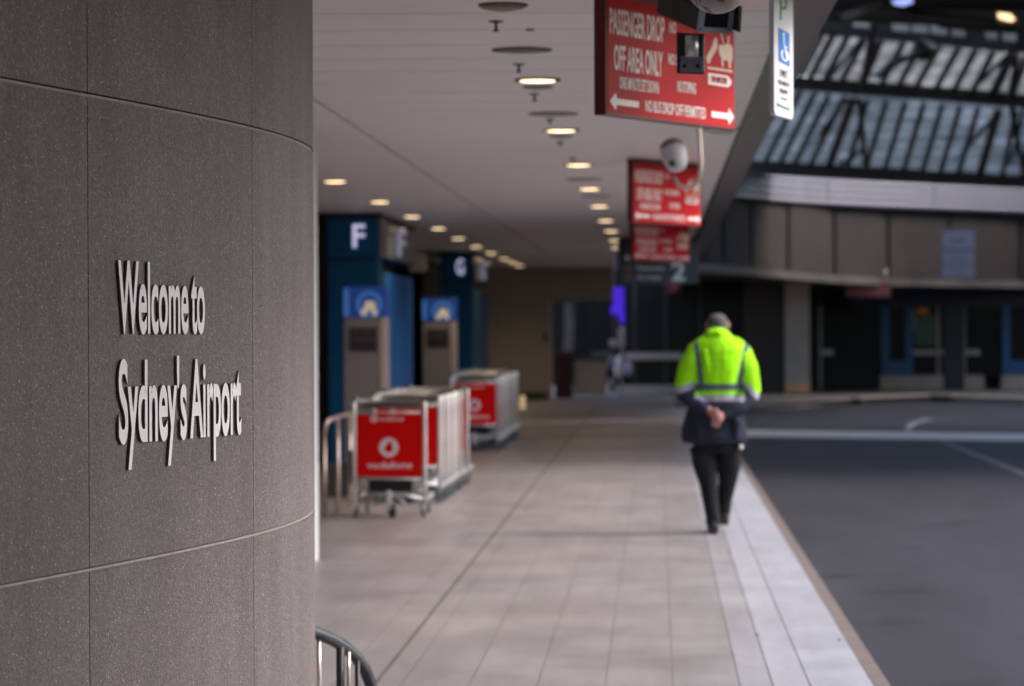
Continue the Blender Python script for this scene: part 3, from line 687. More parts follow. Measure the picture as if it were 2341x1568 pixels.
# accessible-parking blade sign
Yd = 12.4
A = P(1770, 262, Yd); B = P(1814, 266, Yd+0.33); U = B-A; U.z = 0; Lw = U.length; U.normalize(); Nn = Vector((U.y, -U.x, 0))
root = empty('blade_sign', A, 'narrow white parking sign with a blue wheelchair panel, hanging by the beam', 'sign')
hgt = ZC-0.02-A.z; mp = lambda u, v, w: A + U*(u*Lw) + Vector((0, 0, v)) + Nn*w
def rrect(u0, u1, v0, v1, ru, rv, n=5):
    o = []
    for cu, cv, a0 in ((u1-ru, v0+rv, -90), (u1-ru, v1-rv, 0), (u0+ru, v1-rv, 90), (u0+ru, v0+rv, 180)):
        for k in range(n+1):
            a = R(a0+90*k/n); o.append((cu+ru*math.cos(a), cv+rv*math.sin(a)))
    return o
b = MB(); b.prism(rrect(0, 1, 0, hgt, .12, .028), mp, -.02, 0); part(b, 'blade', M['white_col'], root)
b = MB(); b.prism([(.02, hgt-.001), (.10, hgt-.001), (.10, ZC-A.z), (.02, ZC-A.z)], mp, -.015, -.005); part(b, 'hanger', M['galv'], root)
k = Yd/F
def vz(py): return (262-py)*k
b = MB(); b.prism([(.22, vz(136)), (.78, vz(140)), (.78, vz(64)), (.22, vz(60))], mp, .001, .002); part(b, 'blue_panel', M['sign_blue'], root)
b = MB()
def ring(b, cu, cv, ru, rv, t, a0, a1, mp, w0, w1, n=18, tv=None):
    tv = tv or t
    for i in range(n):
        a, c = R(a0+(a1-a0)*i/n), R(a0+(a1-a0)*(i+1)/n)
        q = lambda an, f: (cu+ru*f*math.cos(an) if False else cu+(ru+t*f)*math.cos(an), cv+(rv+tv*f)*math.sin(an))
        pts = [q(a, -.5), q(a, .5), q(c, .5), q(c, -.5)]
        b.prism(pts, mp, w0, w1)
ring(b, .52, vz(118), .16, .022, .07, 130, 420, mp, .0025, .0035, tv=.006)
b.prism([(.42, vz(76)), (.49, vz(76)), (.52, vz(97)), (.66, vz(97)), (.66, vz(100)), (.50, vz(101))][::-1], mp, .0025, .0035)
b.prism(rrect(.41, .51, vz(74), vz(68), .04, .004), mp, .0025, .0035)
b.prism([(.50, vz(101)), (.56, vz(101)), (.66, vz(122)), (.74, vz(122)), (.74, vz(126)), (.60, vz(126))][::-1], mp, .0025, .0035)
part(b, 'wheelchair_symbol', M['sign_white'], root)
part(add_text(MB(), 'P', mp, .30, .66, vz(40), .105, .001, .002, bold=0.0), 'letter', M['sign_green'], root)
b = MB()
b.prism([(.14, vz(235)), (.78, vz(238)), (.78, vz(242)), (.14, vz(239))], mp, .001, .002); b.prism([(.14, vz(231)), (.22, vz(237)), (.14, vz(243))], mp, .001, .002)
part(b, 'arrow', M['sign_green'], root)
for tx, u0, u1, py_, c_ in (('ONLY', .28, .68, 170, .030), ('DISABILITY', .2, .8, 189, .018), ('PERMIT', .28, .7, 208, .018), ('10 MIN', .34, .64, 222, .008)):
    part(add_text(MB(), tx, mp, u0, u1, vz(py_), c_, .001, .002, bold=0.0), 'lettering', M['sign_ink'], root)

# bullet camera with bracket, in front of the first red sign
Yc = 11.2; k = Yc/F
front = P(1634, 44, Yc); ax = Vector((0.42, -0.82, -0.27)).normalized()          # looks out towards us and right
sx = ax.cross(Vector((0, 0, 1))).normalized(); sx = -sx if sx.x < 0 else sx; sz = sx.cross(ax); sz = -sz if sz.z < 0 else sz
root = empty('security_camera', front, 'blue grey boxy security camera with bracket in front of the red sign', 'camera')
rotm = Matrix((sx, ax, sz)).transposed()
hw, hh, ln = 0.068, 0.045, 0.34
q = lambda x, y, z: front + sx*x + ax*y + sz*z
b = MB(); b.hexa([q(-hw, 0, -hh), q(hw, 0, -hh), q(hw, 0, hh), q(-hw, 0, hh), q(-hw, -ln, -hh), q(hw, -ln, -hh), q(hw, -ln, hh), q(-hw, -ln, hh)]); part(b, 'housing', M['cam_dark'], root, bevel=0.006)
b = MB()
for x0, x1, z0, z1 in ((-hw-.003, hw+.003, -hh-.004, -hh+.016), (-hw-.003, hw+.003, hh-.008, hh+.004), (-hw-.003, -hw+.020, -hh+.016, hh-.008), (hw-.016, hw+.003, -hh+.016, hh-.008)):
    b.hexa([q(x0, .012, z0), q(x1, .012, z0), q(x1, .012, z1), q(x0, .012, z1), q(x0, .001, z0), q(x1, .001, z0), q(x1, .001, z1), q(x0, .001, z1)])
part(b, 'front_frame', M['cam_grey'], root)
b = MB(); b.hexa([q(-hw+.020, .004, -hh+.016), q(hw-.016, .004, -hh+.016), q(hw-.016, .004, hh-.008), q(-hw+.020, .004, hh-.008),
                  q(-hw+.020, .001, -hh+.016), q(hw-.016, .001, -hh+.016), q(hw-.016, .001, hh-.008), q(-hw+.020, .001, hh-.008)]); part(b, 'window', M['cam_glass'], root)
b = MB(); b.hexa([q(hw+.012, .05, -hh+.01), q(hw+.018, .05, -hh+.01), q(hw+.022, .03, hh+.01), q(hw+.010, .03, hh+.01),
                  q(hw+.012, -ln, -hh+.01), q(hw+.018, -ln, -hh+.01), q(hw+.022, -ln, hh+.01), q(hw+.010, -ln, hh+.01)])
b.hexa([q(-hw-.016, .03, hh+.006), q(hw+.02, .03, hh+.006), q(hw+.02, .03, hh+.012), q(-hw-.016, .03, hh+.012),
        q(-hw-.016, -ln-.02, hh+.006), q(hw+.02, -ln-.02, hh+.006), q(hw+.02, -ln-.02, hh+.012), q(-hw-.016, -ln-.02, hh+.012)])
part(b, 'sun_shield', M['cam_dark'], root)
for x_, z_ in ((-hw+.009, -hh+.010), (hw-.008, -hh+.010), (hw-.008, hh-.012)):
    b = MB(); b.lathe([(.0035, 0), (.0035, .002)], q(x_, .0125, z_), 10, rot=Matrix((sx, -sz, ax)).transposed()); part(b, 'screw', M['trim_dark'], root)
# bracket under the housing
def bq(px, py, dy=0.0): return P(px, py, Yc+0.06+dy)
b = MB(); b.hexa([bq(1547, 168), bq(1611, 170), bq(1611, 78), bq(1547, 74), bq(1547, 168, .07), bq(1611, 170, .07), bq(1611, 78, .07), bq(1547, 74, .07)])
part(b, 'bracket', M['cam_dark'], root, bevel=0.004)
b = MB(); b.hexa([bq(1555, 164, -.012), bq(1606, 165, -.012), bq(1606, 130, -.012), bq(1556, 128, -.012), bq(1555, 164, -.001), bq(1606, 165, -.001), bq(1606, 130, -.001), bq(1556, 128, -.001)])
b.hexa([bq(1605, 163, -.03), bq(1609.5, 163, -.03), bq(1611, 82, -.03), bq(1606, 82, -.03), bq(1605, 163, -.013), bq(1609.5, 163, -.013), bq(1611, 82, -.013), bq(1606, 82, -.013)])
part(b, 'bracket_plate', M['cam_grey'], root, bevel=0.002)
b = MB(); b.tube([bq(1582, 130, -.022), bq(1582, 82, -.022)], 0.026, 18); part(b, 'swivel', M['galv'], root)
for x_ in (1565, 1595):
    b = MB(); b.lathe([(.0075, 0), (.0075, .004)], bq(x_, 151, -.017), 12, rot=Matrix.Rotation(R(90), 3, 'X')); part(b, 'bolt', M['trim_dark'], root)
b = MB(); b.tube([q(-.0, -ln*.7, hh), Vector((q(0, -ln*.7, hh).x, q(0, -ln*.7, hh).y, ZC))], 0.02, 12); part(b, 'drop_pole', M['cam_dark'], root)

# rust-spotted dome in front of it
Yq = 9.6; k = Yq/F; c = P(1639, -32, Yq); r_ = 69*k
root = empty('dome_camera', c, 'white rust spotted round dome at the top edge, in front of the boxy camera', 'camera')
prof = [(r_*math.cos(R(a)), -r_*math.sin(R(a))*0.92) for a in range(0, 90, 8)] + [(0.001, -r_*.92)]
b = MB(); b.lathe([(r_*0.8, .05), (r_, .045), (r_*1.0, .01)] + prof, c, 36); part(b, 'dome_shell', M['dome_rust'], root)
b = MB(); b.tube([c+Vector((0, 0, .04)), Vector((c.x, c.y, ZC))], 0.022, 14); part(b, 'drop_pole', M['galv'], root)

# white gooseneck dome camera
Yg = 19.0; k = Yg/F
c = P(1541, 352, Yg)
root = empty('dome_camera', c, 'small white dome camera on a gooseneck pipe before the second red sign', 'camera')
rt = Matrix.Rotation(R(-18), 3, 'X') @ Matrix.Rotation(R(-14), 3, 'Y')
b = MB(); b.lathe([(.001, .100), (.04, .095), (.066, .078), (.078, .052), (.079, .04)], c, 28, rot=rt); part(b, 'cap', M['kiosk'], root)
b = MB(); b.lathe([(.079, .039), (.082, .01), (.080, -.03), (.066, -.08), (.045, -.105), (.001, -.112)], c, 28, rot=rt); part(b, 'dome_body', M['white_col'], root)
b = MB(); b.lathe([(.024, -.0), (.024, -.03), (.001, -.034)], c+Vector((-.010, -.082, -.050)), 16); part(b, 'lens', M['cam_glass'], root)
pts = [(1597, 232), (1598, 290), (1601, 340), (1603, 380), (1598, 410), (1585, 426), (1568, 430), (1550, 422), (1540, 404)]
b = MB(); b.tube([P(x, y, Yg) for x, y in pts], 0.0125, 10); part(b, 'gooseneck', M['steel_warm'], root)
b = MB(); b.tube([P(1598, 290, Yg), P(1630, 302, Yg+.3), P(1668, 303, Yg+.6), P(1690, 290, Yg+.8)], 0.006, 8); part(b, 'cable', M['trim_dark'], root)

# ================================================================== BLUE PORTALS
def portal(name_letter, pxl, pxc, ptop, pxr, label, side_m):
    Y0 = PZ(pxc, ptop, ZC-0.01).y; xr = P(pxc, 800, Y0).x; xl = P(pxl, 800, Y0).x
    Y1 = Y0
    while P(pxr, 800, Y1).x > xr and Y1 < 90: Y1 += 0.05
    root = empty('blue_portal', ((xl+xr)/2, Y0, 0), label, 'portal', 'blue lettered portals along the terminal')
    zt = ZC-0.014; hb = 0.53; dep = Y1-Y0
    b = MB(); b.bbox(xl, xr, Y0, Y0+0.5, 0, zt-hb-0.03); part(b, 'pier', M['portal'], root, bevel=0.01)
    b = MB(); b.bbox(xl+.0, xr-.62*0, Y0+0.502, Y1, 0, zt-hb-0.16); part(b, 'side_panel', side_m, root, bevel=0.01)
    b = MB(); b.bbox(xl-.01, xr+.0, Y0-.02, Y1, zt-hb, zt-0.05); part(b, 'header_box', M['portal'], root, bevel=0.01)
    b = MB(); b.bbox(xl-.03, xr+.035, Y0-.04, Y1+.02, zt-0.048, zt); part(b, 'ceiling_shadow_strip', M['trim_dark'], root)  # dark strip painted for the shadow where the portal meets the ceiling
    b = MB(); b.bbox(xr+.002, xr+.03, Y0+.02, Y1-.02, zt-hb+.02, zt-.07); part(b, 'glazed_side', M['glass_sign'], root)
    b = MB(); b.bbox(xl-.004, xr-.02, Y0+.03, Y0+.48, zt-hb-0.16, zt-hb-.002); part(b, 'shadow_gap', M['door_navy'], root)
    fx = lambda u, v, w: Vector((xl+(xr-xl)*u, Y0-.02-w, zt-hb+v))
    b = MB(); add_text(b, name_letter, fx, .50, .74, .125, .27, .004, .03, bold=0.01); part(b, 'letter', M['letter_lit'], root)
    gx = lambda u, v, w: Vector((xr+.03+w, Y0+dep*u, zt-hb+v))
    b = MB(); add_text(b, name_letter, gx, .44, .66, .08, .34, .004, .03, bold=0.02); part(b, 'side_letter', M['letter_dim'], root)
    b = MB(); b.bbox(xr-.02, xr+.012, Y0+.51, Y0+.60, 0, zt-hb-.17); part(b, 'edge_trim', M['portal_teal'], root)
    return root, Y0, xr, xl
pF = portal('F', 750, 866, 487, 944, 'tall blue portal with a white letter F, nearest of the pair', M['portal_side'])
pG = portal('G', 1008, 1080, 575, 1117, 'blue portal with a white letter G, further down the walkway', M['portal_teal'])
# dark pier left of portal F
b = MB(); b.bbox(pF[3]-.9, pF[3]-.05, pF[1]+.3, pF[1]+1.2, 0, ZC-.003); tag(b.build('pier', M['brown_wall']), 'dark grey brown pier left of the nearest blue portal', 'pier')
# pale notice box on the wall beyond F
c = P(955, 601, 44); b = MB(); b.bbox(c.x-.13, c.x+.13, 43.9, 44.0, c.z-.13, c.z+.13); tag(b.build('wall_camera', M['col_grey'], loc=c, bevel=0.03), 'pale round box fixed under the ceiling beyond the F portal', 'camera')

# ================================================================== KIOSKS
def kiosk(pxl, pxr, ptop, phb, Y, label, proto=[None]):
    l = P(pxl, ptop, Y); r = P(pxr, ptop, Y); w = r.x-l.x; zt = l.z; c = Vector(((l.x+r.x)/2, Y, 0))
    root = empty('parking_kiosk', c, label, 'kiosk', 'ticket kiosks in front of the blue portals')
    zh = P(pxl, phb, Y).z; x0, x1 = c.x-w/2, c.x+w/2
    b = MB(); b.bbox(x0, x1-.06*w/.47, Y, Y+.35, 0.06, zh-.002); part(b, 'body', M['kiosk'], root, bevel=0.008)
    b = MB(); b.bbox(x1-.058*w/.47, x1+.02, Y-.01, Y+.36, 0.06, zh-.004); part(b, 'edge_strip', M['kiosk_edge'], root, bevel=0.006)
    b = MB(); b.bbox(x0+.02, x1-.02, Y+.02, Y+.33, 0.0, .06); part(b, 'plinth', M['trim_dark'], root)
    b = MB(); b.bbox(x0-.005, x1+.022, Y-.02, Y+.34, zh, zt); hd = part(b, 'header', M['kiosk_head'], root, bevel=0.006)
    b = MB(); b.bbox(x0, x0+.06, Y-.024, Y-.0205, zh+.01, zt-.03); part(b, 'light_stripe', M['kiosk_ring'], root)
    hh = zt-zh; fx = lambda u, v, w_: Vector((x0+w*u, Y-.021-w_, zh+hh*v))
    b = MB(); ring(b, .62, .42, .27, .36, .10, 0, 360, fx, .002, .006, 28, tv=.14); part(b, 'ring', M['kiosk_ring'], root)
    b = MB(); b.prism([(.61+(u_-.63)*.86, .03+v_*.84) for u_, v_ in [(.42, .02), (.40, .20), (.50, .34), (.52, .52), (.60, .60), (.76, .58), (.82, .50), (.82, .30), (.88, .12), (.86, .02), (.76, .02), (.70, .22), (.60, .22), (.54, .03)]][::-1], fx, .007, .010)
    part(b, 'car_symbol', M['kiosk_icon'], root)
    zp = zh-.18*w/.47; b = MB(); b.bbox(x0+.13*w, x1-.20*w, Y-.014, Y-.001, zp-.34*w/.47*.62, zp+.06); part(b, 'dark_plate', M['plate_dark'], root)
    for j, s in enumerate(('Pay here', 'Parking')):
        gx = lambda u, v, w_: Vector((x0+w*u, Y-.0145-w_, v)); part(add_text(MB(), s, gx, .20, .72, zp-.0-.08*j, .028, .001, .002), 'lettering', M['soft_text'], root)
    return root
Yk = pF[1]-1.6
kiosk(786, 880, 655, 725, Yk, 'grey ticket kiosk with blue car symbol header, before the F portal')
kiosk(966, 1040, 682, 733, Yk*1.37, 'grey ticket kiosk with blue car symbol header, before the G portal')

# ================================================================== LUGGAGE TROLLEYS
def make_trolley():
    root = empty('luggage_trolley', (0, 0, 0), 'x', 'trolley', 'luggage trolleys nested in rows')
    w = 0.305                                                     # half width to post centre; near end faces -Y
    for s in (-1, 1):
        b = MB(); x = s*w
        b.tube([(x, 0, .16), (x, 0, .96), (x, 0, .992), (x, 0, 1.0)], [.018, .018, .016, .007], 10)
        b.tube([(x, 0, .17), (x, 0.008, .16), (x, .30, .155), (x, .72, .17)], .013, 8)
        b.build('side_post', M['steel'], root)
        b = MB(); b.bbox(x-.016, x+.016, -.022, .022, .11, .235); b.build('foot_cap', M['galv'], root, bevel=0.006)
        b = MB(); b.tube([(x-s*.03, .0, .03-.0), (x-s*.03, 0.001, .12)], .008, 6)
        b.lathe([(.001, -.012), (.03, -.012), (.034, -.006), (.034, .006), (.03, .012), (.001, .012)], (x-s*.012, .02, .034), 16, rot=Matrix.Rotation(R(90), 3, 'Y'))
        b.build('side_wheel', M['tyre'], root)
        b = MB(); b.tube([(x, .02, .99), (x, .05, 1.02), (x, .10, 1.035)], .014, 8); b.build('grip', M['black_plastic'], root)
    b = MB(); b.tube([(-w, .10, 1.03), (-w*.9, .16, 1.0), (w*.9, .16, 1.0), (w, .10, 1.03)], .012, 8); b.build('handle_bar', M['galv'], root)
    b = MB(); b.bbox(-.25, .25, .12, .26, .935, .945); b.bbox(-.26, .26, .255, .27, .93, .985); b.build('top_tray', M['tray_grey'], root)
    b = MB(); b.bbox(-.283, .283, -.006, .006, .352, .888); bn = b.build('banner', M['banner'], root, bevel=0.003)
    fx = lambda u, v, t: Vector((u, -.0065-t, v))
    b = MB(); n = 40; cx, cz, ro = -.005, .605, .082               # ring with a leaning drop-shaped hole
    out = [(cx+ro*math.cos(2*math.pi*i/n), cz+ro*math.sin(2*math.pi*i/n)) for i in range(n)]; inn = []
    for i in range(n):
        a = 2*math.pi*i/n; r0 = .040
        x, z = r0*math.cos(a), r0*math.sin(a)
        tip = max(0, math.cos(a-R(78)))**6
        inn.append((cx+.0+x*(1-.25*max(0, math.sin(a)))+.012*tip, cz-.006+z+.030*tip))
    vs = [fx(u, v, .001) for u, v in out] + [fx(u, v, .001) for u, v in inn] + [fx(u, v, .003) for u, v in out] + [fx(u, v, .003) for u, v in inn]
    fs = []
    for i in range(n):
        j = (i+1) % n; fs += [(2*n+i, 2*n+j, 3*n+j, 3*n+i), (i, n+i, n+j, j), (i, j, 2*n+j, 2*n+i), (n+i, 3*n+i, 3*n+j, n+j)]
    b.add(vs, fs); b.build('ring_emblem', M['banner_print'], bn); b = MB()
    n = 20; cx, cz, ro = -.130, .852, .030
    ring(b, cx, cz, ro*.72, ro*.72, ro*.55, 0, 360, fx, .001, .003, 20)
    b.build('small_emblem', M['banner_print'], bn)
    for u0, u1, v, c in ((-.195, .195, .428, .052), (-.088, .125, .836, .030)):
        add_text(MB(), 'vodafone', fx, u0, u1, v, c, .001, .003, bold=0.02).build('lettering', M['banner_print'], bn)
    for z_, r_ in ((.905, .008), (.335, .010)): MB().tube([(-w, .0, z_), (w, .0, z_)], r_, 8).build('cross_bar', M['galv'], root)
    b = MB()
    b.tube([(-w, .02, .33), (-.17, .10, .25), (-.10, .12, .24)], .020, 8); b.tube([(w, .02, .33), (.17, .10, .25), (.10, .12, .24)], .020, 8)
    b.tube([(-.28, .05, .16), (-.08, .03, .20), (.08, .03, .20), (.28, .05, .16)], .014, 8)
    b.tube([(-.06, .01, .19), (-.14, .03, .11)], .010, 6); b.tube([(.06, .01, .19), (.14, .03, .11)], .010, 6)
    for x in (-.24, -.12, 0, .12, .24): b.tube([(x, .08, .22), (x*.85, .74, .19)], .009, 6)
    b.tube([(-w, .72, .17), (-.2, .78, .18), (.2, .78, .18), (w, .72, .17)], .012, 8)
    b.build('base_frame', M['galv'], root)
    b = MB(); b.bbox(-.20, .20, .10, .50, .235, .28); b.bbox(-.19, .19, .06, .099, .215, .335); b.build('underside_tray', M['black_plastic'], root, bevel=0.01)
    b = MB(); b.bbox(-.026, .018, -.045, .0, .075, .235); fk = b.build('caster_fork', M['steel'], root, bevel=0.004)
    b = MB(); b.lathe([(.001, -.018), (.052, -.018), (.064, -.011), (.064, .011), (.052, .018), (.001, .018)], (.026, -.02, .065), 20, rot=Matrix.Rotation(R(32), 3, 'Z') @ Matrix.Rotation(R(90), 3, 'Y')); b.build('caster_wheel', M['tyre'], fk)
    b = MB(); b.tube([(0, .03, .50), (0, .03, .51)], .001, 4)
    for s in (-1, 1):
        b = MB(); b.lathe([(.001, -.012), (.038, -.012), (.042, 0), (.038, .012), (.001, .012)], (s*.27, .70, .042), 16, rot=Matrix.Rotation(R(90), 3, 'Y')); b.tube([(s*.27, .70, .042), (s*.27, .70, .17)], .008, 6); b.build('rear_wheel', M['tyre'], root)
    return root
tro = make_trolley(); first = [True]
def place_trolley(x, y, rz, label):
    o = tro if first[0] else copy_tree(tro); first[0] = False
    o.location = (x+random.uniform(-.012, .012), y+random.uniform(-.03, .03), 0); o.rotation_euler = (0, 0, rz+R(random.uniform(-1.2, 1.2))); o['label'] = label; return o
c = (PZ(812, 1181)+PZ(974, 1186))*0.5
place_trolley(c.x, c.y, R(-1.5), 'single red bannered luggage trolley at the very front')
l0 = PZ(1008, 1150)
y0 = l0.y; xr0 = l0.x; l1 = PZ(1068, 1108); y1 = l1.y; N2 = 9
for i in range(N2):
    t = i/(N2-1); y = y0+(y1-0.9-y0)*t
    lb = 'front trolley of the middle nested row, red banner half hidden' if i == 0 else 'trolley number %d from the front inside the middle nested row' % (i+1)
    place_trolley(xr0-.305+(l1.x-l0.x)*t*.6, y, R(-1), lb)
place_trolley(l1.x-.305, l1.y, R(-1), 'rear trolley of the middle row, standing a little apart from the rest')
l0 = PZ(1140, 1030); l1 = PZ(1180, 1000); N3 = 12
for i in range(N3):
    t = i/(N3-1)
    lb = 'front trolley of the furthest nested row, red banner showing' if i == 0 else 'trolley number %d from the front inside the furthest nested row' % (i+1)
    place_trolley(l0.x-.305+(l1.x-l0.x)*t, l0.y+(l1.y-l0.y)*t, R(-1), lb)

# steel hoop barrier left of the first trolley
Yr = 26.6
root = empty('barrier_rail', P(772, 1180, Yr), 'low pinkish steel barrier rail between the column and the front trolley', 'barrier')
root.location.z = 0
b = MB(); b.tube([P(742, 1000, Yr), P(743, 972, Yr), P(749, 962, Yr), P(762, 957, Yr+.2), P(775, 952, Yr+.5), P(800, 946, Yr+1.0), P(812, 946, Yr+1.3)], .018, 10); part(b, 'top_rail', M['steel_warm'], root)
for i, (x, t, dy) in enumerate(((741, 985, 0), (772, 955, .5), (800, 948, 1.0))):
    p = P(x, t, Yr+dy); b = MB(); b.tube([(p.x, p.y, 0), (p.x, p.y, p.z)], .018, 10); part(b, 'post', M['steel_warm'], root)
b = MB(); b.bbox(P(784, 1050, Yr).x, P(797, 1050, Yr).x, Yr+.6, Yr+.7, P(790, 1115, Yr).z, P(790, 1035, Yr).z); part(b, 'lock_box', M['black_plastic'], root, bevel=0.01)
b = MB(); pl, pr = P(735, 1000, Yr+1.3), P(812, 1000, Yr+1.3); b.bbox(pl.x, pr.x, Yr+1.35, Yr+1.4, .08, .40); part(b, 'back_panel', M['brown_wall'], root)
# handrail hoop in the foreground, beyond the curved wall
Yh = 11.5
root = empty('handrail', P(800, 1560, Yh), 'curved black handrail with upright bars at the foot of the curved wall', 'handrail')
pts = [(640, 1428), (690, 1436), (728, 1449), (760, 1462), (790, 1480), (815, 1503), (835, 1532), (848, 1565), (854, 1610), (856, 1660)]
b = MB(); b.tube([P(x, y, Yh+(x-728)*.002) for x, y in pts] + [Vector((P(857, 1700, Yh+.25).x, P(857, 1700, Yh+.25).y, 0.0))], 0.024, 14); part(b, 'top_tube', M['rail_black'], root)
for x, m_, r_, ty in ((729, 'steel_warm', .008, 1455), (778, 'black_plastic', .016, 1478), (797, 'steel_warm', .007, 1490), (817, 'black_plastic', .010, 1510)):
    p = P(x, ty, Yh); b = MB(); b.tube([(p.x, p.y, 0), (p.x, p.y, p.z)], r_, 10); part(b, 'upright', M[m_], root)

# ================================================================== FAR RIGHT BUILDING
def lerp(a, b, t): return a+(b-a)*t
def interp(tab, x):
    for (x0, y0), (x1, y1) in zip(tab, tab[1:]):
        if x <= x1: return y0+(y1-y0)*(x-x0)/(x1-x0)
    return tab[-1][1]
dep = [(1560, 65), (1700, 69), (1850, 72), (2000, 74), (2341, 78), (2600, 80)]
jx = [1568, 1612, 1654, 1716, 1802, 1908, 2031, 2170, 2332, 2500, 2680]
botp = [(1560, 598), (1700, 608), (1850, 624), (2000, 634), (2341, 641), (2700, 645)]
topp = [(1560, 440), (1690, 452), (1850, 466), (2000, 475), (2341, 488), (2700, 496)]
btop = [(1560, 388), (1690, 397), (1850, 404), (2000, 410), (2341, 425), (2700, 438)]
root = empty('elevated_roadway', P(1950, 640, 74), 'brown concrete elevated roadway wall with a pale ribbed parapet', 'bridge')
def facep(x, tab, dy=0.0):
    Y = interp(dep, x)+dy; z = P(x, interp(tab, x), interp(dep, x)).z; q = P(x, 700, interp(dep, x)); return Vector((q.x, q.y+dy, z))
for a, c in zip(jx, jx[1:]):
    a2, c2 = a+3.2, c-3.2; b = MB()
    b.hexa([facep(a2, botp), facep(c2, botp), facep(c2, topp), facep(a2, topp), facep(a2, botp, .3), facep(c2, botp, .3), facep(c2, topp, .3), facep(a2, topp, .3)])
    part(b, 'concrete_panel', M['concrete'], root, bevel=0.02)
b = MB(); bs = MB(); bd = MB()
for a, c in zip(jx, jx[1:]):
    b.hexa([facep(a, botp, .12), facep(c, botp, .12), facep(c, topp, .12), facep(a, topp, .12), facep(a, botp, .5), facep(c, botp, .5), facep(c, topp, .5), facep(a, topp, .5)])
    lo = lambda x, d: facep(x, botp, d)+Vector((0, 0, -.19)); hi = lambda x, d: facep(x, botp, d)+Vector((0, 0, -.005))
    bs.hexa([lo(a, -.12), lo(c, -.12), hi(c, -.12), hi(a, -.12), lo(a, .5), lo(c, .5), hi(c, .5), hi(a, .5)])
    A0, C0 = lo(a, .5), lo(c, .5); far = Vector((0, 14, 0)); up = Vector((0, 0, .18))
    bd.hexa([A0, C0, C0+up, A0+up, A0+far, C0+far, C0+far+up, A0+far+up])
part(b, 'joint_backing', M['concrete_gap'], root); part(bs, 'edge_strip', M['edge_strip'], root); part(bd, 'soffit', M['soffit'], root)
px = [1560, 1640, 1790, 1893, 2000, 2135, 2260, 2390, 2560, 2700]
for a, c in zip([1560, 1893, 2135, 2390], [1891, 2132, 2387, 2700]):
    b = MB(); n = 6
    for i in range(n):
        u0, u1 = lerp(a, c, i/n), lerp(a, c, (i+1)/n)
        b.hexa([facep(u0, topp, -.25), facep(u1, topp, -.25), facep(u1, btop, -.25), facep(u0, btop, -.25), facep(u0, topp, .1), facep(u1, topp, .1), facep(u1, btop, .1), facep(u0, btop, .1)])
    part(b, 'parapet_panel', M['band_white'], root)
# mauve sign board on the concrete wall
Ys = 75.0; A = P(2150, 637, Ys); B = P(2230, 637, Ys); T_ = P(2150, 527, Ys).z
root = empty('notice_board', A, 'mauve grey notice board with pale panels on the concrete wall', 'sign')
b = MB(); b.bbox(A.x, B.x, Ys, Ys+.06, A.z, T_); part(b, 'board', M['sign_mauve'], root, bevel=0.01)
for t0, t1, s in ((.62, .97, 'Public'), (.30, .56, 'Pickup'), (.02, .27, 'Area 2')):
    z0, z1 = lerp(A.z, T_, t0), lerp(A.z, T_, t1); b = MB(); b.bbox(A.x+.04, B.x-.04, Ys-.015, Ys-.002, z0, z1); part(b, 'pale_panel', M['mauve_light'], root)
    b = MB(); fx = lambda u, v, w: Vector((lerp(A.x, B.x, u), Ys-.016-w, v)); add_text(b, s, fx, .28, .72, z0+(z1-z0)*.38, (z1-z0)*.3, .001, .003); part(b, 'lettering', M['sign_mauve'], root)

# column carrying it
Yp = 76.0; A = P(1795, 640, Yp); B = P(1851, 640, Yp); zb = P(1800, 876, Yp).z
root = empty('column', ((A.x+B.x)/2, Yp+.3, 0), 'grey square column with orange light painted on its base under the roadway wall', 'column')
b = MB(); b.bbox(A.x, B.x, Yp, Yp+.6, zb, A.z-.0); part(b, 'shaft', M['col_grey'], root, bevel=0.02)
b = MB(); b.bbox(A.x-.01, B.x+.01, Yp-.015, Yp+.62, 0, zb-.002); part(b, 'base', M['col_base'], root, bevel=0.01)

# shopfront line under the roadway: dark glass, doors
Yg2 = 80.0
def bxp(b, x0, x1, yt, yb, Y, t=.1, mi=0):
    A, B = P(x0, yb, Y), P(x1, yt, Y); return b.bbox(A.x, B.x, Y, Y+t, A.z, B.z, mi)
root = empty('terminal_building', P(2000, 890, Yg2), 'dark glazed terminal front with blue door surrounds across the road', 'building')
root.location.z = 0
for x0, x1 in ((1700, 1873), (1878, 2014), (2075, 2141), (2148, 2200), (2206, 2290), (2386, 2520)):
    b = MB(); bxp(b, x0, x1, 700 if x0 > 1950 else 640, 858 if x0 > 1950 else 896, Yg2, .05); part(b, 'glass_pane', M['glass_dark'], root)
b = MB()
for x in (1874, 2143.5, 2203, 2075): bxp(b, x, x+4, 700, 892, Yg2-.06, .06)
part(b, 'mullion', M['col_grey'], root)
b = MB(); bxp(b, 1700, 2600, 560, 640, Yg2+.06, .1); bxp(b, 1950, 2600, 641, 702, Yg2-.1, .14); part(b, 'fascia', M['door_navy'], root)
for x0, x1 in ((2016, 2088), (2292, 2384)):
    b = MB(); bxp(b, x0, x0+18, 700, 857, Yg2-.2, .2); bxp(b, x1-18, x1, 700, 857, Yg2-.2, .2); bxp(b, x0+18, x1-18, 824, 857, Yg2-.2, .2); part(b, 'door_surround', M['door_blue'], root)
    b = MB(); bxp(b, x0+18, x1-18, 700, 823, Yg2-.12, .05); part(b, 'side_light', M['glass_dark'], root)
for x0, x1, m_ in ((2014, 2156, 'kick'), (2205, 2250, 'kick'), (2290, 2390, 'kick')):
    b = MB(); bxp(b, x0, x1, 858, 891, Yg2-.24, .25); part(b, 'kick_panel', M[m_], root)
for x0, x1 in ((2080, 2156), (2204, 2240), (1878, 1905)):
    b = MB(); bxp(b, x0, x1, 799, 812, Yg2-.1, .05); part(b, 'push_rail', M['midrail'] if x0 > 2000 else M['col_grey'], root)
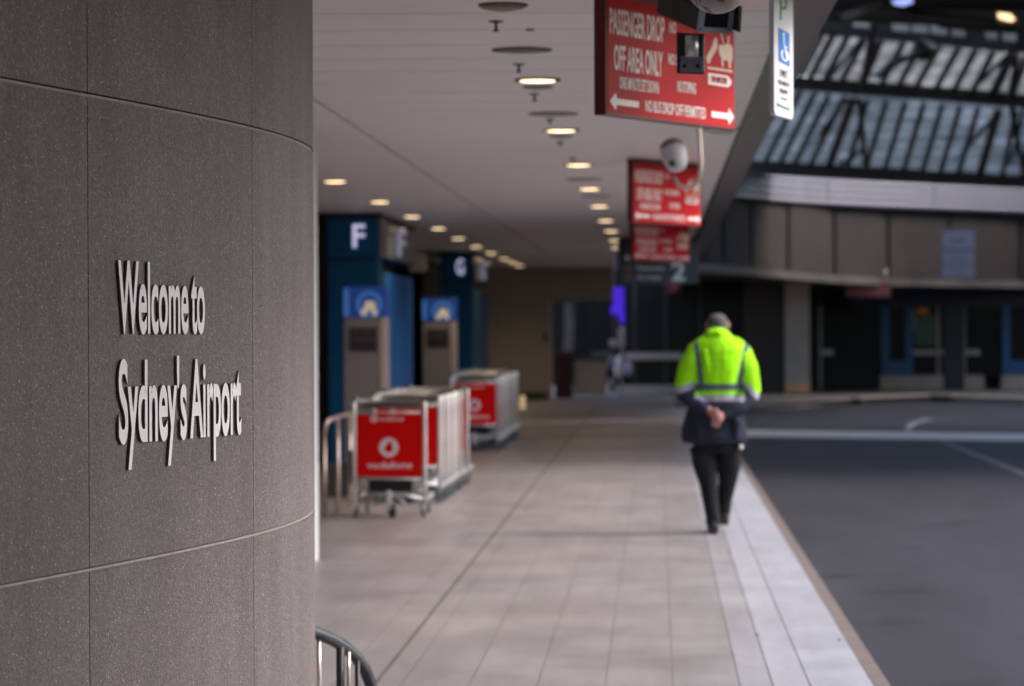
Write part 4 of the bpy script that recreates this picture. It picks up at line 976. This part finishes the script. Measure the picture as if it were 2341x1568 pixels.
for x0, x1 in ((2157, 2204),):
    b = MB(); bxp(b, x0, x1, 700, 893, Yg2-.15, .1); part(b, 'dark_pillar', M['trim_dark'], root)
b = MB(); bxp(b, 2092, 2150, 722, 790, Yg2+.0-.03, .025); part(b, 'lit_interior', M['green_glow'], root)
b = MB(); bxp(b, 2098, 2124, 705, 717, Yg2-.05, .02); part(b, 'orange_panel', M['orange_glow'], root)
b = MB(); bxp(b, 2081, 2092, 706, 752, Yg2-.06, .03); part(b, 'pale_notice', M['midrail'], root)
# red hanging sign under roadway
A = P(1934, 679, 74); B = P(2036, 645, 74); b = MB(); b.bbox(A.x, B.x, 74, 74.1, A.z, B.z)
root = empty('hanging_sign', (A.x, 74, A.z), 'dull red sign hanging below the concrete wall across the road', 'sign'); part(b, 'board', M['maroon'], root, bevel=0.01)
b = MB(); fx = lambda u, v, w: Vector((lerp(A.x, B.x, u), 74-w, v)); add_text(b, 'NO STOPPING', fx, .1, .9, A.z+.1, .12, .001, .003); part(b, 'lettering', mat('faded_pink', (0.30, 0.10, 0.10), .6), root)
for u in (.1, .9):
    b = MB(); x = lerp(A.x, B.x, u); b.tube([(x, 74.05, B.z), (x, 74.05, B.z+.3)], .015, 6); part(b, 'hanger', M['galv'], root)

# glazed end of the walkway (behind the man)
Y2 = 76.5
root = empty('glazed_front', P(1480, 905, Y2), 'dark glazed shopfront with a tan rail at the end of the walkway', 'building')
root.location.z = 0
for x0, x1 in ((1240, 1402), (1405, 1448), (1452, 1518), (1524, 1600), (1604, 1698)):
    b = MB(); bxp(b, x0, x1, 560, 880, Y2, .05); part(b, 'glass_pane', M['glass_dark'], root)
for x0 in (1402, 1448.5, 1519, 1600):
    b = MB(); bxp(b, x0, x0+4.5, 560, 882, Y2-.05, .09); part(b, 'mullion', M['skirt'], root)
b = MB(); bxp(b, 1428, 1560, 806, 822, Y2-.12, .06); part(b, 'tan_rail', M['midrail'], root)
b = MB(); bxp(b, 1404, 1600, 881, 903, Y2-.10, .2); part(b, 'plinth', M['midrail'], root)
b = MB(); bxp(b, 1200, 1700, 480, 560, Y2-.1, .2); part(b, 'fascia', M['soffit'], root)
b = MB(); bxp(b, 1700, 1792, 600, 905, Y2-.3, .6); part(b, 'dark_panel', M['skirt'], root)
# things seen in and beside the opening
def thing_box(name, x0, x1, yt, yb, Y, t, m, label, cat, bev=.02):
    A, B = P(x0, yb, Y), P(x1, yt, Y); b = MB(); b.bbox(A.x, B.x, Y, Y+t, A.z, B.z)
    return tag(b.build(name, m, loc=(A.x, Y, A.z), bevel=bev), label, cat)
Y3 = 71.2
thing_box('vending_machine', 1268, 1309, 806, 912, Y3, .6, M['red_dark'], 'dark red machine just inside the shop opening', 'machine')
root = empty('shop_counter', P(1345, 905, Y3+.2), 'tan shop counter with a pale top in the dark opening', 'counter'); root.location.z = 0
b = MB(); bxp(b, 1312, 1385, 824, 903, Y3+.2, .6); part(b, 'counter_front', M['counter'], root, bevel=.02)
b = MB(); bxp(b, 1308, 1390, 818, 823.5, Y3+.15, .7); part(b, 'counter_top', M['skirt'], root)
b = MB(); bxp(b, 1352, 1402, 803, 817.5, Y3+.3, .1); part(b, 'counter_shelf', M['cam_grey'], root)
def drape(x0, x1, yt, yb, Y, m, label, name, cat):
    A, B = P(x0, yb, Y), P(x1, yt, Y); n = 16; mb = MB(); vs = []
    for i in range(n+1):
        u = i/n; x = lerp(A.x, B.x, u); d = .03*math.sin(u*17)+.02*math.sin(u*31)
        for z, k in ((B.z, 0), (lerp(A.z, B.z, .5), .3), (A.z, 1)):
            vs += [(x+(-.03)*k*(1 if u < .5 else .6), Y+d, z), (x+(-.03)*k, Y+d+.01, z)]
    fs = []
    for i in range(n):
        a = i*6; c = a+6
        for s_ in (0, 2):
            fs += [(a+s_, a+s_+2, c+s_+2, c+s_), (a+s_+1, c+s_+1, c+s_+3, a+s_+3)]
    mb.add(vs, fs, 0, True)
    return tag(mb.build(name, m, loc=(A.x, Y, A.z), recalc=False), label, cat)
drape(1290, 1312, 690, 802, Y3+.5, M['pale_cloth'], 'pale blue cloth hanging in the dark shop opening', 'curtain', 'curtain')
drape(1322, 1340, 690, 800, Y3+.6, mat('grey_cloth', (.10, .11, .13), .8), 'grey cloth hanging right of the pale blue one', 'curtain', 'curtain')
mb = MB(); fx = lambda u, v, w: P(u, v, 71.6+w)
mb.prism([(1401, 657), (1426, 656), (1426, 700), (1428, 738), (1417, 738), (1412, 716), (1397, 720), (1396, 704), (1402, 694)], fx, 0, .06)
tag(mb.build('neon_sign', M['purple_glow'], loc=P(1410, 700, 71.6)), 'bright purple neon figure beside the end wall', 'neon sign')
def blob(px, py, rx, rz, Y, m, name, label, cat):
    c = P(px, py, Y); k = Y/F; b = MB()
    prof = [(.001, -rz*k), (rx*k*.75, -rz*k*.9), (rx*k, -rz*k*.3), (rx*k*.9, rz*k*.4), (rx*k*.45, rz*k*.85), (.001, rz*k)]
    b.lathe(prof, c, 14); return tag(b.build(name, m, loc=c), label, cat)
M['goods'] = M['pinkish']
root = empty('display_stand', P(1415, 780, 72), 'white bust on a stand left of the tan rail', 'display'); root.location.z = 0
b = MB(); b.lathe([(.02, 0), (.02, P(1420, 790, 72).z)], (P(1420, 790, 72).x, 72, 0), 10); part(b, 'stem', M['galv'], root)
b = MB(); bxp(b, 1393, 1427, 777, 793, 72, .2); part(b, 'white_tray', M['pinkish'], root, bevel=.04)
b = MB(); bxp(b, 1414, 1426, 748, 778, 72.02, .12); part(b, 'upright_box', M['pinkish'], root, bevel=.03)
blob(1415, 838, 12, 24, 73, mat('white_bag', (.72, .70, .78), .6, var=.2, vscale=8), 'white_bag', 'white bulging bag low beside the glass', 'bag')
blob(1438, 842, 9, 17, 73.2, mat('white_bag_dim', (.45, .43, .52), .6, var=.2, vscale=8), 'white_bag', 'smaller dimmer white bag right of the bulging one', 'bag')
blob(1398, 828, 9, 14, 72.6, mat('blue_grey_bag', (.18, .2, .32), .6, var=.2, vscale=8), 'carry_bag', 'blue grey bag left of the white bags', 'bag')
blob(1399, 880, 10, 16, 72.6, mat('mauve_bag', (.22, .19, .22), .6, var=.2, vscale=8), 'carry_bag', 'mauve bag on the floor by the counter', 'bag')
# warm spot lamp on the floor beyond the trolleys
c = P(1194, 914, 62); b = MB(); b.bbox(c.x-.05, c.x+.05, 62, 62.1, 0, .26); tag(b.build('floor_lamp', mat('floor_lamp_glow', (1, .8, .5), .5, emis=(1, .66, .34), estr=.12), loc=(c.x, 62, 0), bevel=.02), 'small warm bollard lamp standing at the foot of the end wall', 'lamp')

# ================================================================== GLAZED ROOF ABOVE THE ROAD
C1 = lambda x, y: (1743.1+x*.27333, y*.27333)
YA, YB, YC, YD = 70.0, 62.0, 55.0, 47.0     # tier edges, coming towards the viewer
root = empty('glazed_roof', P(2050, 300, 64), 'dark steel roof with slanting blue glazed strips above the road', 'roof')
low = [(-130, 1345, 190, 725), (20, 1350, 320, 735), (140, 1360, 440, 750), (255, 1380, 560, 765), (385, 1392, 690, 780), (545, 1400, 765, 790), (700, 1412, 880, 800), (855, 1422, 1040, 812),
       (1015, 1432, 1195, 825), (1170, 1442, 1350, 838), (1325, 1452, 1505, 848), (1475, 1462, 1655, 860), (1625, 1470, 1805, 872), (1805, 1478, 1975, 885), (1995, 1488, 2120, 898), (2160, 1496, 2280, 905), (2330, 1500, 2440, 912), (2500, 1505, 2610, 918)]
upp = [(160, 600, 330, 225), (310, 620, 510, 240), (395, 640, 595, 262), (520, 652, 710, 285), (655, 668, 850, 305), (825, 690, 975, 315), (985, 702, 1175, 335), (1130, 712, 1325, 350), (1275, 722, 1480, 362),
       (1440, 738, 1640, 376), (1590, 750, 1785, 392), (1745, 765, 1930, 410), (1920, 782, 2085, 430), (2080, 800, 2210, 445), (2250, 815, 2400, 460), (2420, 830, 2570, 475)]
thick_l = {5, 13}; thick_u = {5, 12}
def tier(rows_, Y0_, Y1_, mg, thick):
    for (a, b_) in zip(rows_, rows_[1:]):
        mb = MB(); f = [P(*C1(a[0], a[1]), Y0_), P(*C1(b_[0], b_[1]), Y0_), P(*C1(b_[2], b_[3]), Y1_), P(*C1(a[2], a[3]), Y1_)]
        mb.hexa(f + [v+Vector((0, .03, .02)) for v in f]); part(mb, 'glazing_strip', mg, root)
    for i, a in enumerate(rows_):
        w = .10 if i not in thick else .17; mb = MB()
        A, B = P(*C1(a[0], a[1]), Y0_), P(*C1(a[2], a[3]), Y1_); dx = Vector((w/2, 0, 0)); dn = Vector((0, -.12, -.08)); n0 = Vector((0, -.01, -.01))
        mb.hexa([A-dx+n0, A+dx+n0, A+dx+dn, A-dx+dn, B-dx+n0, B+dx+n0, B+dx+dn, B-dx+dn])
        part(mb, 'rafter', M['roof_rafter'] if i not in thick else M['roof_steel'], root)
tier(low, YA, YB, M['glazing'], thick_l); tier(upp, YB-.6, YC, M['glazing_warm'], thick_u)
def beamp(pts, w, name='purlin', m='roof_steel'):
    mb = MB(); mb.tube([P(*C1(x, y), Y) for x, y, Y in pts], w, 6); part(mb, name, M[m], root)
def bandp(x0, ya0, yb0, x1, ya1, yb1, Y, t=.3, name='purlin', m='roof_steel'):
    mb = MB(); f = [P(*C1(x0, yb0), Y), P(*C1(x1, yb1), Y), P(*C1(x1, ya1), Y), P(*C1(x0, ya0), Y)]
    mb.hexa(f+[v+Vector((0, t, 0)) for v in f]); part(mb, name, M[m], root)
bandp(-150, 1335, 1450, 2700, 1500, 1600, YA-.6, name='eaves_beam')
bandp(150, 628, 735, 2700, 815, 930, YB-1.0, name='middle_beam')
bandp(150, 165, 240, 2700, 400, 480, YC-.4, name='upper_beam')
# bolts of light above the upper beam: a last strip of glazing, broken by dark plates
bandp(560, 150, 250, 2700, 300, 400, YC-1.0+.9, .03, 'glazing_strip', 'glazing_warm')
for x0, x1, y in ((480, 760, 200), (900, 1085, 225), (1228, 1248, 250), (1385, 1405, 258), (1545, 1585, 262), (1695, 1865, 300), (1965, 2010, 335), (2125, 2700, 350)):
    bandp(x0, y-90, y+90, x1, y-70, y+110, YC-.3, .05, 'cover_plate')
bandp(520, -40, 172, 1500, 60, 205, YC-1.2, .2, 'cover_plate'); bandp(1480, -40, 228, 2700, 60, 318, YC-1.2, .2, 'cover_plate')
# web members
for pts in ([(810, 840, YB-1.5), (862, 1410, YA-1.2)], [(2085, 900, YB-1.5), (2190, 1470, YA-1.2)], [(930, 230, YC-1), (825, 730, YB-1.5)],
            [(2170, 300, YC-1), (2060, 830, YB-1.5)]):
    beamp(pts, .06, 'truss_web')
for pts in ([(960, 640, YB-1.6), (1340, 400, YC-.9)], [(420, 1200, YA-1.6), (700, 830, YB-1.3)], [(1680, 1260, YA-1.6), (1960, 960, YB-1.3)], [(560, 650, YB-1.6), (830, 330, YC-.9)],
            [(1760, 740, YB-1.6), (2080, 440, YC-.9)], [(1000, 560, YB-1.6), (1180, 480, YC-1.8)], [(2085, 1350, YA-1.5), (2187, 900, YB-1.3)], [(640, 1380, YA-1.5), (840, 1260, YA-2.5)]):
    beamp(pts, .045, 'brace')
mb = MB(); mb.lathe([(.001, -.2), (.14, -.15), (.2, 0), (.14, .15), (.001, .2)], P(*C1(1340, 420), YC-1.2), 14); part(mb, 'truss_node', M['roof_steel'], root)
# roof deck towards us, solid and dark, with trusses; carried out of view to block light
A = P(*C1(150, 175), YC-1.4); 
mb = MB(); z0 = P(*C1(1200, 60), YC-1.2).z
mb.add([(1.0, YC-1.3, z0), (24, YC-1.3, z0-.3), (24, 36.5, z0+1.3), (1.0, 36.5, z0+1.3), (1.0, YC-1.3, z0+.3), (24, YC-1.3, z0), (24, 36.5, z0+1.6), (1.0, 36.5, z0+1.6)], [(0, 1, 2, 3), (7, 6, 5, 4), (0, 4, 5, 1), (1, 5, 6, 2), (2, 6, 7, 3), (3, 7, 4, 0)])
part(mb, 'roof_deck', M['roof_steel'], root)
mb = MB(); mb.bbox(1.0, 22, YA-.2, YA+12, P(2000, 320, YA).z+1.4, P(2000, 320, YA).z+1.6)
for pts in ([(700, 130, 53), (1000, 30, 50), (1250, 100, 53)], [(1250, 110, 53), (2100, 240, 53)]):
    beamp(pts, .09, 'brace', 'skirt')
mb = MB(); mb.bbox(0.9, 30, -25, 8.8, 5.6, 5.9); tag(mb.build('unseen_shade_roof', M['roof_steel']), kind='structure')  # unseen roof added to shade the wall and paving near the camera
mb = MB(); mb.bbox(-14, 30, -26, -25.5, -.14, 5.9); tag(mb.build('unseen_shade_wall', M['soffit']), 'dark unseen wall added behind the viewer to cut light', 'wall')  # unseen wall added to cut light from behind the camera
mb = MB(); mb.bbox(11, 11.5, -25.5, 5.5, -.14, 5.6); tag(mb.build('unseen_shade_wall', M['soffit']), 'dark unseen wall added across the road, beside the viewer, to block light', 'wall')  # unseen wall added to block light coming from the right
mb = MB(); mb.bbox(24, 24.5, 36, 88, -.14, 17); tag(mb.build('unseen_side_screen', M['brown_wall']), 'brown unseen wall added on the far right to block sun and sky', 'building')  # unseen wall added to keep sun and sky off the far concrete
mb = MB(); mb.bbox(-14, 24, 87, 87.5, -.14, 4.6); tag(mb.build('sky_block_wall', M['soffit']), 'dark wall added behind the shopfronts to block the sky', 'wall')  # dark backdrop added so no sky shows through the gaps
# floodlight, then a glow for a sky gap in the roof
Yl = 50; fx = lambda u, v, w: P(*C1(u, v), Yl+w)
lr = empty('floodlight', P(2300, 40, Yl), 'warm lit floodlight under the dark roof, top right', 'floodlight')
mb = MB(); mb.prism([(1950, 100), (1965, 85), (2110, 115), (2145, 190), (2130, 198), (1960, 195)], fx, 0, .12); part(mb, 'housing', M['bronze'], lr)
mb = MB(); mb.prism([(1968, 108), (2075, 120), (2112, 165), (2075, 178), (1975, 150)], fx, -.02, -.003); part(mb, 'lamp_glass', M['flood'], lr)
lr = empty('floodlight', P(2063, 3, Yl), 'small pale violet glow standing in for sky through a roof gap', 'floodlight')  # no lamp: glowing panel added for sky seen through a roof gap
mb = MB(); mb.prism([(1075, 5), (1250, -20), (1260, 20), (1180, 50), (1110, 40)], fx, 0, .05); part(mb, 'lamp_glass', mat('sky_gap_glow', (.3, .35, .7), .5, emis=(.25, .32, .7), estr=.5), lr)

# ================================================================== PERSON
KP = PZ(1632, 1221).y/F; PO = PZ(1638, 1221); PO = Vector((PO.x, PO.y+.05, 0))
def pz(py): return (1221-py)*KP
def pxx(px): return (px-1638)*KP
def loft(mb, secs, n=20, mi=0):
    """secs: (centre, rx, ry, rotation matrix or None)"""
    vs = []
    for c, rx, ry in secs:
        for k in range(n):
            w = 2*math.pi*k/n; vs.append(Vector(c)+Vector((rx*math.cos(w), ry*math.sin(w), 0)))
    m = len(secs); fs = [(i*n+k, i*n+(k+1) % n, (i+1)*n+(k+1) % n, (i+1)*n+k) for i in range(m-1) for k in range(n)]
    fs += [tuple(range(n-1, -1, -1)), tuple((m-1)*n+k for k in range(n))]
    mb.add(vs, fs, mi, True)
def remesh(mb, name, mats, parent, vox=.010, smooth=4, paint=None):
    o = mb.build(name+'_tmp', mats, recalc=True)
    md = o.modifiers.new('r', 'REMESH'); md.mode = 'VOXEL'; md.voxel_size = vox
    md = o.modifiers.new('s', 'SMOOTH'); md.factor = .6; md.iterations = smooth
    dg = bpy.context.evaluated_depsgraph_get(); dg.update()
    me = bpy.data.meshes.new_from_object(o.evaluated_get(dg)); me.name = name
    bpy.data.objects.remove(o)
    me.materials.clear()
    for m in (mats if isinstance(mats, (list, tuple)) else [mats]): me.materials.append(m)
    for p in me.polygons:
        p.use_smooth = True; p.material_index = paint(p.center, p.normal) if paint else 0
    ob = bpy.data.objects.new(name, me); COL.objects.link(ob); ob.parent = parent; return ob
man = empty('person', PO, 'person walking away in a yellow and navy hi-vis jacket, hands clasped behind the back', 'person')
# local frame: x right, y forward (away), z up; his back faces us (-y)
LX = lambda px: pxx(px)
# ---- body: one continuous mesh (head, neck, trunk, arms, hands, legs)
bd = MB()
hx, hz = LX(1643), pz(743)
loft(bd, [((hx+.004, .16, hz+.080), .030, .035), ((hx, .155, hz+.070), .056, .068), ((hx, .15, hz+.045), .074, .088), ((hx, .148, hz+.01), .081, .098), ((hx, .15, hz-.03), .078, .094),
          ((hx+.002, .155, hz-.07), .066, .078), ((hx+.004, .17, hz-.105), .048, .06), ((hx+.004, .19, hz-.125), .025, .035)], 20)
for s in (-1, 1):                                     # ears
    loft(bd, [((hx+s*.080, .150, hz-.040), .006, .010), ((hx+s*.087, .148, hz-.02), .010, .018), ((hx+s*.088, .146, hz+.005), .010, .020), ((hx+s*.084, .147, hz+.022), .006, .012)], 10)
bd.tube([(hx, .245, hz+.0), (hx, .272, hz-.035), (hx, .25, hz-.045)], [.008, .014, .010], 8)      # nose
bd.tube([(hx-.02, .238, hz-.068), (hx+.02, .238, hz-.068)], .007, 6)                             # mouth
bd.tube([(hx-.045, .225, hz+.022), (hx+.045, .225, hz+.022)], .010, 6)                           # brow
bd.tube([(hx+.002, .13, hz-.05), (hx-.004, .09, hz-.12), (LX(1643), .05, hz-.20)], [.060, .062, .085], 14)
loft(bd, [((LX(1645), .03, 1.40), .12, .09), ((LX(1645), .02, 1.25), .16, .11), ((LX(1640), .0, 1.05), .14, .10), ((LX(1638), .0, .92), .15, .11), ((LX(1638), .0, .84), .14, .10)], 18)
SHL, SHR = (LX(1596), .03, pz(812)), (LX(1700), .03, pz(818))
ELL, ELR = (LX(1566), -.03, pz(900)), (LX(1722), -.03, pz(906))
WRL, WRR = (LX(1623), -.185, pz(938)), (LX(1652), -.190, pz(950))
for a, e, w in ((SHL, ELL, WRL), (SHR, ELR, WRR)):
    bd.tube([a, Vector(a).lerp(Vector(e), .5), e, Vector(e).lerp(Vector(w), .5), w], [.06, .05, .042, .038, .027], 12)
HPL, HPR = (LX(1612), 0, .86), (LX(1664), 0, .86)
KNL, KNR = (LX(1619), -.015, .47), (LX(1664), .09, .48)
ANL, ANR = (LX(1630), -.02, .09), (LX(1656), .26, .17)
for a, k_, e in ((HPL, KNL, ANL), (HPR, KNR, ANR)):
    bd.tube([a, Vector(a).lerp(Vector(k_), .5), k_, Vector(k_).lerp(Vector(e), .4), e], [.085, .075, .055, .052, .036], 14)
    bd.tube([Vector(e), Vector(e)+Vector((0, .05, -.04)), Vector(e)+Vector((0, .13, -.06))], [.034, .034, .026], 10)
# hands: right hand held in the left; palms and fingers
hc = Vector((LX(1636), -.205, pz(944)))
bd.tube([Vector(WRL), hc+Vector((-.018, -.005, -.004)), hc+Vector((.012, -.012, -.018))], [.026, .036, .028], 12)
bd.tube([Vector(WRR), hc+Vector((.024, .006, -.022)), hc+Vector((-.006, .004, -.045))], [.025, .034, .026], 12)
for i in range(4):                                   # fingers of the upper hand wrap round the other wrist
    o = Vector((-.006+.004*i, -.030, .018-.020*i)); l = (.92, 1.0, .95, .78)[i]
    bd.tube([hc+o+Vector((-.02, 0, 0)), hc+o+Vector((.016*l, -.014, -.006)), hc+o+Vector((.044*l, -.008, -.014)), hc+o+Vector((.056*l, .014, -.018))], [.0105, .0105, .0095, .0075], 8)
for i in range(4):                                   # fingers of the lower hand hang, half curled
    o = Vector((-.020+.017*i, -.012, -.050)); l = (.85, 1.0, 1.0, .88)[i]
    bd.tube([hc+o, hc+o+Vector((-.006, -.012, -.026*l)), hc+o+Vector((-.004, -.004, -.050*l)), hc+o+Vector((.002, .012, -.060*l))], [.0105, .0100, .0090, .0072], 8)
bd.tube([hc+Vector((-.030, -.016, .012)), hc+Vector((-.012, -.034, .030)), hc+Vector((.018, -.036, .034))], [.013, .011, .009], 8)
bd.tube([hc+Vector((.034, -.006, -.030)), hc+Vector((.046, -.020, -.052)), hc+Vector((.036, -.022, -.074))], [.012, .011, .009], 8)
remesh(bd, 'body', M['skin'], man, vox=.006, smooth=1)
# ---- cropped hair cap
hr = MB()
loft(hr, [((hx+.002, .15, hz+.088), .020, .025), ((hx, .146, hz+.078), .050, .060), ((hx, .14, hz+.052), .074, .088), ((hx, .134, hz+.02), .083, .092), ((hx, .128, hz-.015), .083, .086), ((hx, .118, hz-.050), .070, .066)], 20)
remesh(hr, 'hair', M['hair'], man, vox=.007, smooth=2)
# ---- jacket
jk = MB()
prof = [(1640, 750, .050, .055, .085), (1641, 757, .085, .085, .06), (1642, 768, .115, .105, .035), (1646, 783, .175, .125, .01), (1649, 800, .205, .140, -.005), (1648, 822, .205, .148, -.015),
        (1645, 850, .195, .150, -.02), (1641, 880, .185, .150, -.02), (1638, 905, .185, .150, -.01), (1635, 940, .222, .160, 0), (1633, 975, .252, .172, 0), (1634, 1000, .262, .178, 0), (1635, 1013, .250, .170, 0), (1638, 1017, .165, .125, 0)]
loft(jk, [((LX(x), dy, pz(y)), rx, ry) for x, y, rx, ry, dy in prof], 26)
jk.tube([(LX(1622), .0, pz(790)), (LX(1598), .01, pz(806)), (LX(1580), -.01, pz(842)), (LX(1567), -.03, pz(885)), (LX(1568), -.05, pz(902)), (LX(1590), -.12, pz(922)), (LX(1619), -.178, pz(937))],
        [.09, .095, .098, .082, .074, .062, .040], 16)
jk.tube([(LX(1670), .0, pz(790)), (LX(1692), .01, pz(808)), (LX(1707), -.01, pz(846)), (LX(1716), -.03, pz(892)), (LX(1714), -.05, pz(912)), (LX(1690), -.13, pz(932)), (LX(1655), -.184, pz(950))],
        [.09, .098, .098, .082, .074, .062, .040], 16)
jk.tube([(LX(1617), .045, pz(770)), (LX(1626), -.035, pz(764)), (LX(1645), -.06, pz(764)), (LX(1662), -.03, pz(768)), (LX(1668), .05, pz(775))], .030, 10)       # collar roll
for x0, x1 in ((1612, 1624), (1660, 1650), (1640, 1636)):                                                                 # folds down the back
    jk.tube([(LX(x0), -.125, pz(800)), (LX((x0+x1)/2), -.150, pz(835)), (LX(x1), -.148, pz(872))], [.010, .020, .012], 8)
jk.tube([(LX(1600), -.135, pz(905)), (LX(1612), -.135, pz(960)), (LX(1600), -.15, pz(1000))], [.012, .03, .02], 8)
jk.tube([(LX(1672), -.12, pz(925)), (LX(1684), -.135, pz(965)), (LX(1680), -.13, pz(1003))], [.02, .045, .03], 8)
def jpaint(c, n):
    X = 1638+c.x/KP; Yp_ = 1221-c.z/KP
    inbody = 1592 < X < 1705
    if Yp_ < 758: return 0
    front = c.y > .04
    armL = X < 1590 and Yp_ > 800; armR = X > 1702 and Yp_ > 805
    if armL or armR:
        lim = 882+ (X-1560)*(-.35) if armL else 886+(X-1718)*.9
        if Yp_ < lim: return 0
        if Yp_ < lim+15: return 2
        return 3
    if Yp_ > 917: return 3
    if c.y < -.165 and Yp_ > 905: return 3
    if 878 < Yp_ < 892: return 1
    if Yp_ > 904: return 2
    if Yp_ > 892: return 0
    lx = 1592+(Yp_-780)*.13; rx_ = 1709-(Yp_-790)*.22
    if Yp_ > 782 and (abs(X-lx) < 6.0 or abs(X-rx_) < 6.5): return 1
    return 0
remesh(jk, 'jacket', [M['hivis'], M['reflect'], M['reflect_pale'], M['jacket_navy']], man, vox=.009, smooth=3, paint=jpaint)
# ---- trousers
tr = MB()
loft(tr, [((LX(1638), .0, pz(1002)), .170, .12), ((LX(1636), .0, pz(1018)), .172, .125), ((LX(1636), .0, pz(1035)), .160, .115)], 20)
tr.tube([(LX(1607), 0, pz(1020)), (LX(1612), -.01, pz(1065)), (LX(1620), -.015, pz(1105)), (LX(1625), -.02, pz(1150)), (LX(1630), -.02, pz(1183)), (LX(1630), -.015, pz(1200))], [.106, .096, .074, .061, .058, .060], 16)
tr.tube([(LX(1668), 0, pz(1020)), (LX(1667), .05, pz(1065)), (LX(1664), .09, pz(1105)), (LX(1658), .17, pz(1145)), (LX(1656), .25, pz(1172)), (LX(1656), .27, pz(1180))], [.106, .096, .074, .061, .058, .058], 16)
remesh(tr, 'trousers', M['trousers'], man, vox=.009, smooth=3)
for an, tip in ((Vector((LX(1630), -.03, .0)), .0), (Vector((LX(1656), .25, .055)), .04)):
    sh = MB(); sh.tube([an+Vector((0, -.05, .05)), an+Vector((0, .0, .055)), an+Vector((0, .08, .045+tip)), an+Vector((0, .17, .034+tip)), an+Vector((0, .20, .030+tip))], [.042, .050, .048, .043, .024], 14)
    sh.bbox(an.x-.040, an.x+.040, an.y-.075, an.y+.19, .002+an.z, .022+an.z+tip*.5)
    remesh(sh, 'shoe', M['shoe'], man, vox=.007, smooth=2)
b = MB(); b.bbox(LX(1690), LX(1702), -.05, .0, pz(1028), pz(1000)); b.build('radio', M['radio'], man, bevel=.004)
b = MB(); b.lathe([(.001, -.02), (.016, -.012), (.018, .006), (.001, .02)], (LX(1694), -.075, pz(1022)), 12); b.build('key_tag', M['sign_white'], man)
